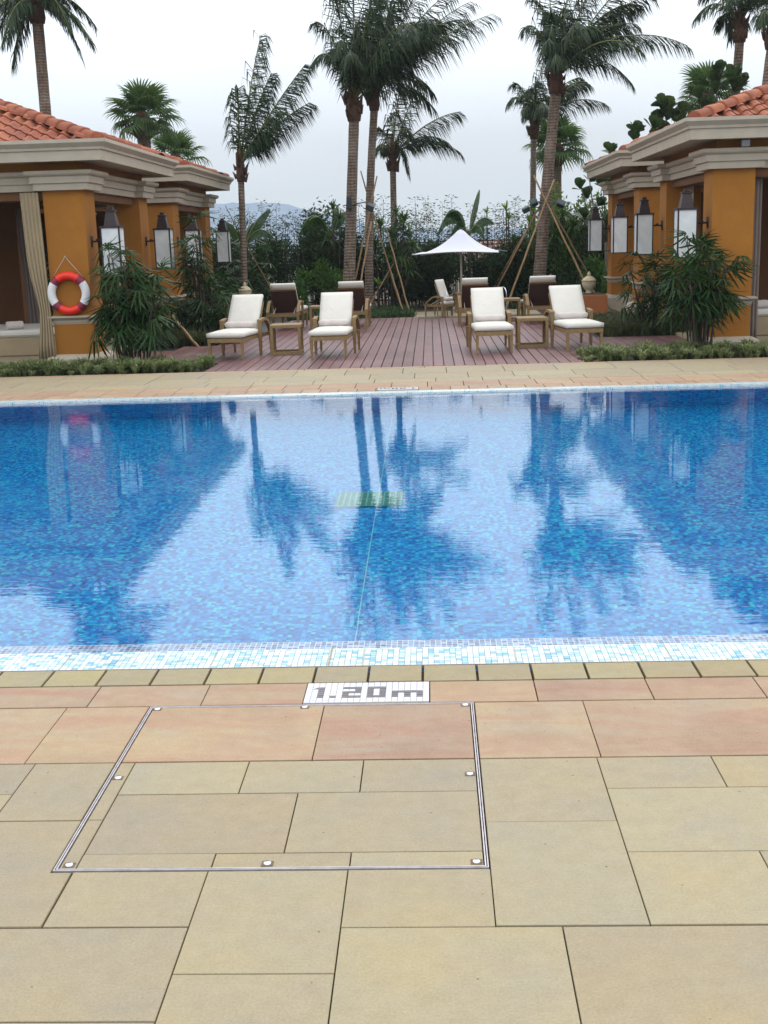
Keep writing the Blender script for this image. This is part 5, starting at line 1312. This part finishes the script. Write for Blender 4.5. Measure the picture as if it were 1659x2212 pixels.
banana('broad leaved plant bending left beside the tallest trunk', -2.50, 31.5, 2.0, [(-0.62, 0.0, 0.75, 0.17, 0.1), (-0.42, 0.25, 0.45, 0.14, -0.2), (0.35, 0.45, 0.3, 0.13, 0.2), (0.15, 0.6, 0.2, 0.1, -0.1)])
banana('broad leaved plant bending left above the parasol', 1.00, 31.6, 1.9, [(-0.62, -0.10, 0.95, 0.20, 0.0), (-0.45, 0.35, 0.6, 0.16, -0.2), (0.50, 0.15, 0.45, 0.14, 0.1), (0.22, 0.95, 0.1, 0.09, 0.0), (-0.35, -0.1, 0.5, 0.15, 0.2), (0.3, -0.2, 0.5, 0.14, -0.2)])
banana('broad leaved plant beside the farthest left lantern', -4.55, 29.8, 1.75, [(0.55, 0.75, 0.25, 0.15, 0.0), (0.35, 0.35, 0.5, 0.17, 0.2), (-0.3, 0.5, 0.3, 0.13, -0.1), (0.62, 0.1, 0.5, 0.13, -0.2)])

# ---- fig saplings behind the right cabanas
def fig_leaf_mesh(rg):
    v = []; f = []
    for k in range(9):
        a = k * 2.399; el = R(rg.uniform(10, 80)); d = np.array([math.cos(a) * math.cos(el), math.sin(a) * math.cos(el), math.sin(el)]); s_ = vnorm(np.cross(d, [0.1, 0.2, 1.0])); L = rg.uniform(0.22, 0.33); o = len(v)
        nn = np.cross(s_, d)
        for t_, w_ in ((0.05, 0.15), (0.35, 0.5), (0.7, 1.0), (0.92, 0.75), (1.0, 0.15)):
            p = d * L * t_; v += [p - s_ * w_ * L * 0.42 + nn * 0.02 * w_, p, p + s_ * w_ * L * 0.42 + nn * 0.02 * w_]
        for q in range(4):
            for e_ in (0, 1): f.append((o + 3 * q + e_, o + 3 * q + 1 + e_, o + 3 * q + 4 + e_, o + 3 * q + 3 + e_))
    return mesh_np('leaf_cluster', v, f, ('fig',), None)
FIG = [fig_leaf_mesh(rng) for _ in range(4)]
def fig_tree(label, base, heads, seed):
    rg = random.Random(seed); t = thing('fig_tree', label, 'tree', base, 0, 'fig saplings behind the right cabanas')
    b = MB(); b.tube([(0, 0, 0), (0.04, 0, 0.8), (0, 0, 1.6)], [0.05, 0.045, 0.035], 8); b.build('trunk', 'twig', t)
    for (dx, dz, s_) in heads:
        dy = rg.uniform(-0.4, 0.4); m_ = MB(); m_.tube([(0, 0, 1.5), (dx * 0.55 + rg.uniform(-0.12, 0.12), dy * 0.5, 1.5 + (dz - 1.5) * 0.4), (dx * 0.9, dy, 1.5 + (dz - 1.5) * 0.8), (dx, dy, dz)], [0.028, 0.018, 0.014, 0.010], 6); m_.build('branch', 'twig', t)
        for q in range(rg.choice((1, 2, 2))):
            link('leaf_cluster', FIG[rg.randrange(4)], t, (dx + rg.uniform(-0.04, 0.04), dy, dz - 0.22 * q), (rg.uniform(-0.3, 0.3), rg.uniform(-0.3, 0.3), rg.uniform(0, 6)), (s_, s_, s_))
fig_tree('fig sapling with bare branches left of the rear right cabana', (4.25, 30.0, -0.06), [(-0.35, 2.55, 1.0), (-0.10, 3.0, 1.0), (0.10, 2.75, 0.9), (-0.5, 2.1, 0.9), (0.30, 2.2, 0.9), (0.1, 3.55, 1.0), (0.4, 3.3, 1.1), (0.45, 2.8, 0.9), (-0.05, 1.9, 0.8), (-0.62, 2.75, 0.9), (-0.25, 2.35, 0.9), (0.2, 3.15, 1.0), (-0.42, 3.15, 0.8)], 2)
fig_tree('fig sapling showing over the rear right cabana roof', (5.35, 30.5, -0.06), [(-0.35, 4.05, 1.0), (0.0, 4.10, 1.1), (0.25, 4.25, 1.2), (0.4, 4.55, 1.2), (0.1, 3.85, 1.0), (0.6, 4.3, 1.1), (0.3, 4.65, 1.0)], 4)
fig_tree('fig sapling showing over the front right cabana roof', (6.65, 30.0, -0.06), [(-0.55, 4.45, 0.9), (-0.15, 4.75, 1.0), (0.15, 4.85, 1.1), (0.25, 5.3, 1.2), (0.5, 5.05, 1.4), (0.7, 4.9, 1.3), (0.0, 4.5, 1.0)], 6)
for k, (x, y, h, lb) in enumerate(((3.95, 30.8, 2.35, 'conical dark shrub under the fig sapling branches'), (4.45, 31.4, 2.45, 'second conical dark shrub beside the rear right cabana'))):
    bush(lb, (x, y, -0.06), (0.32, 0.32, h / 1.75), 1300, 'hedge', 120 + k, (0.06, 0.11), 4, 9, 'conical_shrub')

# ---- support poles
def pole(label, a, b_, r=0.028, grp='wooden poles propping the palms'):
    a, b_ = Vector(a), Vector(b_); m_ = MB(); n = 10; pts = [(b_ - a) * (k / n) + Vector((0.006 * math.sin(k * 2.1), 0, 0.004 * math.cos(k * 1.7))) for k in range(n + 1)]
    m_.tube(pts, [0.78 * r * (1.0 + (0.08 if k % 2 else 0)) * (1 - 0.25 * k / n) for k in range(n + 1)], 8)
    o = m_.build('support_pole', 'pole_bamboo', None, a); return tag(o, label, 'pole', grp)
pole('light wooden prop leaning from lower left to the big palm', (1.72, 28.6, -0.06), (2.98, 29.75, 2.95), 0.033)
pole('darker wooden prop left of the light one on the big palm', (1.40, 30.6, -0.06), (2.78, 30.1, 2.55), 0.03)
pole('light wooden prop leaning from lower right to the big palm', (3.92, 28.9, -0.06), (2.50, 29.75, 3.05), 0.033)
pole('second prop beside the right one on the big palm', (4.30, 30.3, -0.06), (2.95, 30.1, 2.3), 0.028)
pole('thin prop behind the parasol toward the big palm', (1.35, 31.2, -0.06), (2.35, 30.6, 1.75), 0.02)
pole('prop leaning on the second central trunk from the left', (-1.98, 28.9, -0.06), (-1.22, 29.6, 3.15), 0.028)
pole('prop crossing in front of the second central trunk', (-1.80, 28.6, -0.06), (-1.38, 29.5, 2.1), 0.03)
pole('prop rising to the top of the second central trunk', (-0.72, 30.2, -0.06), (-1.62, 29.9, 3.3), 0.026)
pole('prop right of the shorter palm, nearer one', (-0.48, 28.2, -0.06), (-1.05, 30.2, 1.95), 0.024)
pole('prop right of the shorter palm, lower one', (-0.62, 28.3, -0.06), (-1.05, 30.2, 1.2), 0.022)
pole('short prop crossing low between the central trunks', (-1.60, 29.2, -0.06), (-0.90, 30.2, 1.1), 0.022)
pole('thick bamboo prop slanting down beside the left cabana', (-3.88, 20.2, -0.05), (-4.72, 21.1, 0.74), 0.03)
pole('bamboo prop slanting past the rear left cabana column', (-3.6, 21.2, -0.05), (-4.5, 23.4, 1.2), 0.026)
pole('dark wooden prop inside the left cabana opening', (-8.0, 22.6, 0.4), (-6.1, 22.5, 2.3), 0.045)
pole('stick leaning behind the rear right lounger', (2.4, 28.3, -0.06), (2.75, 28.1, 0.80), 0.022)
pole('prop behind the slim wind blown palm crossing to the left', (-3.3, 27.9, -0.06), (-4.45, 27.0, 2.5), 0.014)
pole('stick low beside the right planter', (4.0, 26.4, -0.06), (3.45, 27.6, 0.6), 0.018)

# ---- spotlights strapped to the palms
def spot(label, x, y, z, rz, tilt, arm):
    t = thing('spotlight', label, 'spotlight', (x, y, z), rz, 'dark green garden spotlights strapped to palms')
    b = MB(); b.tube([(0, 0, 0), (arm * 0.5, 0, 0.03), (arm, 0, 0)], 0.012, 6); b.build('arm', 'black', t)
    b = MB(); b.loft([(0.0, 0), (0.02, 0.05), (0.02, 0.16)], -0.07, -0.05, 0.07, 0.05); o = b.build('housing', 'dark_green', t, (arm, -0.02, -0.04)); o.rotation_euler = (R(tilt), R(25), 0)
    b = MB(); b.box(-0.075, -0.055, 0.161, 0.075, 0.055, 0.168); q = b.build('lens', 'far_window', t, (arm, -0.02, -0.04)); q.rotation_euler = o.rotation_euler
M['dark_green'] = simple('dark_green_enamel', (0.012, 0.035, 0.03), 0.4)
spot('dark green spotlight on the left of the leaning palm', 2.70, 29.8, 2.42, math.pi, 50, 0.16)
spot('dark green spotlight on the right of the leaning palm', 2.92, 29.8, 2.38, 0, 60, 0.20)
spot('lowest dark spotlight left of the leaning palm', 2.68, 29.8, 2.30, math.pi, 80, 0.34)
spot('black spotlight right of the tallest central trunk', -1.72, 28.85, 2.50, 0, 120, 0.38)
strap = thing('light_strap', 'black strap and junction box on the tallest trunk', 'junction box', (-1.83, 28.85, 2.38))
b = MB(); b.cbox(-0.08, -0.06, 0, 0.04, 0.02, 0.28, 0.01); b.build('box', 'black', strap); b = MB(); b.tube([(-0.17, 0.15, 0.1), (-0.1, -0.03, 0.1), (0.08, -0.03, 0.1), (0.17, 0.15, 0.1)], 0.012, 6); b.build('strap', 'black', strap)

# ---- far houses and hills
def house(label, x, y, w, d, h, z0, rh):
    t = thing('house', label, 'house', (x, y, z0), 0, 'distant houses beyond the fence')
    b = MB(); b.box(-w / 2, -d / 2, 0, w / 2, d / 2, h); b.build('wall', 'house_wall', t)
    b = MB(); o_ = 0.5; b.add([(-w / 2 - o_, -d / 2 - o_, h), (w / 2 + o_, -d / 2 - o_, h), (w / 2 + o_, d / 2 + o_, h), (-w / 2 - o_, d / 2 + o_, h), (-w / 4, 0, h + rh), (w / 4, 0, h + rh)], [(0, 1, 5, 4), (1, 2, 5), (2, 3, 4, 5), (3, 0, 4), (3, 2, 1, 0)]); b.build('roof', 'house_roof', t)
    for k in range(4):
        b = MB(); xx = -w / 2 + (k + 0.6) * w / 4.4; b.box(xx - 0.4, -d / 2 - 0.03, h - 2.2, xx + 0.4, -d / 2 + 0.02, h - 0.9); b.build('window', 'far_window', t)
house('distant red roofed house left of the leaning trunk', 6.6, 120, 6, 6, 5.6, -5.8, 1.6)
house('distant red roofed house behind the parasol tip', 3.0, 130, 5, 6, 5.8, -5.9, 1.4)
house('distant red roofed house behind the right lanterns', 14.0, 120, 8, 6, 5.2, -5.8, 1.7)
def ridge(name, label, y, pts, base):
    b = MB(); vs = []; n = len(pts)
    for x, z in pts: vs += [(x, y, z), (x * 1.1, y + 180, base), (x, y - 100, base)]
    fs = []
    for i_ in range(n - 1): a, c_ = i_ * 3, i_ * 3 + 3; fs += [(a + 2, c_ + 2, c_, a), (a, c_, c_ + 1, a + 1)]
    b.add(vs, fs, 0, True); o = b.build(name, 'hill'); o['kind'] = 'structure'; o['label'] = label
rh_ = random.Random(9)
def prof(ctrl, step, amp):
    out = []; x = ctrl[0][0]
    while x <= ctrl[-1][0]:
        for (xa, za), (xb, zb) in zip(ctrl, ctrl[1:]):
            if xa <= x <= xb: z = za + (zb - za) * (x - xa) / (xb - xa); break
        out.append((x, z + rh_.uniform(-amp, amp))); x += step
    return out
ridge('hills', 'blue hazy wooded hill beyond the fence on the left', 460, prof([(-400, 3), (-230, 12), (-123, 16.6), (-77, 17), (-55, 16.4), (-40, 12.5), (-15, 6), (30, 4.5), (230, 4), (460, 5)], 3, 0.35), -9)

# ---- air
hz = MB(); hz.box(-620, -20, -12, 620, 620, 20); h_o = hz.build('haze', 'cushion'); h_o['kind'] = 'stuff'
hm = bpy.data.materials.new('haze_air'); hm.use_nodes = True; hn = hm.node_tree.nodes; hn.clear()
ho = hn.new('ShaderNodeOutputMaterial'); hv = hn.new('ShaderNodeVolumePrincipled'); hv.inputs['Density'].default_value = 0.00035; hv.inputs['Color'].default_value = (0.86, 0.93, 1.0, 1); hv.inputs['Anisotropy'].default_value = 0.2
hm.node_tree.links.new(hv.outputs[0], ho.inputs['Volume']); h_o.data.materials.clear(); h_o.data.materials.append(hm)
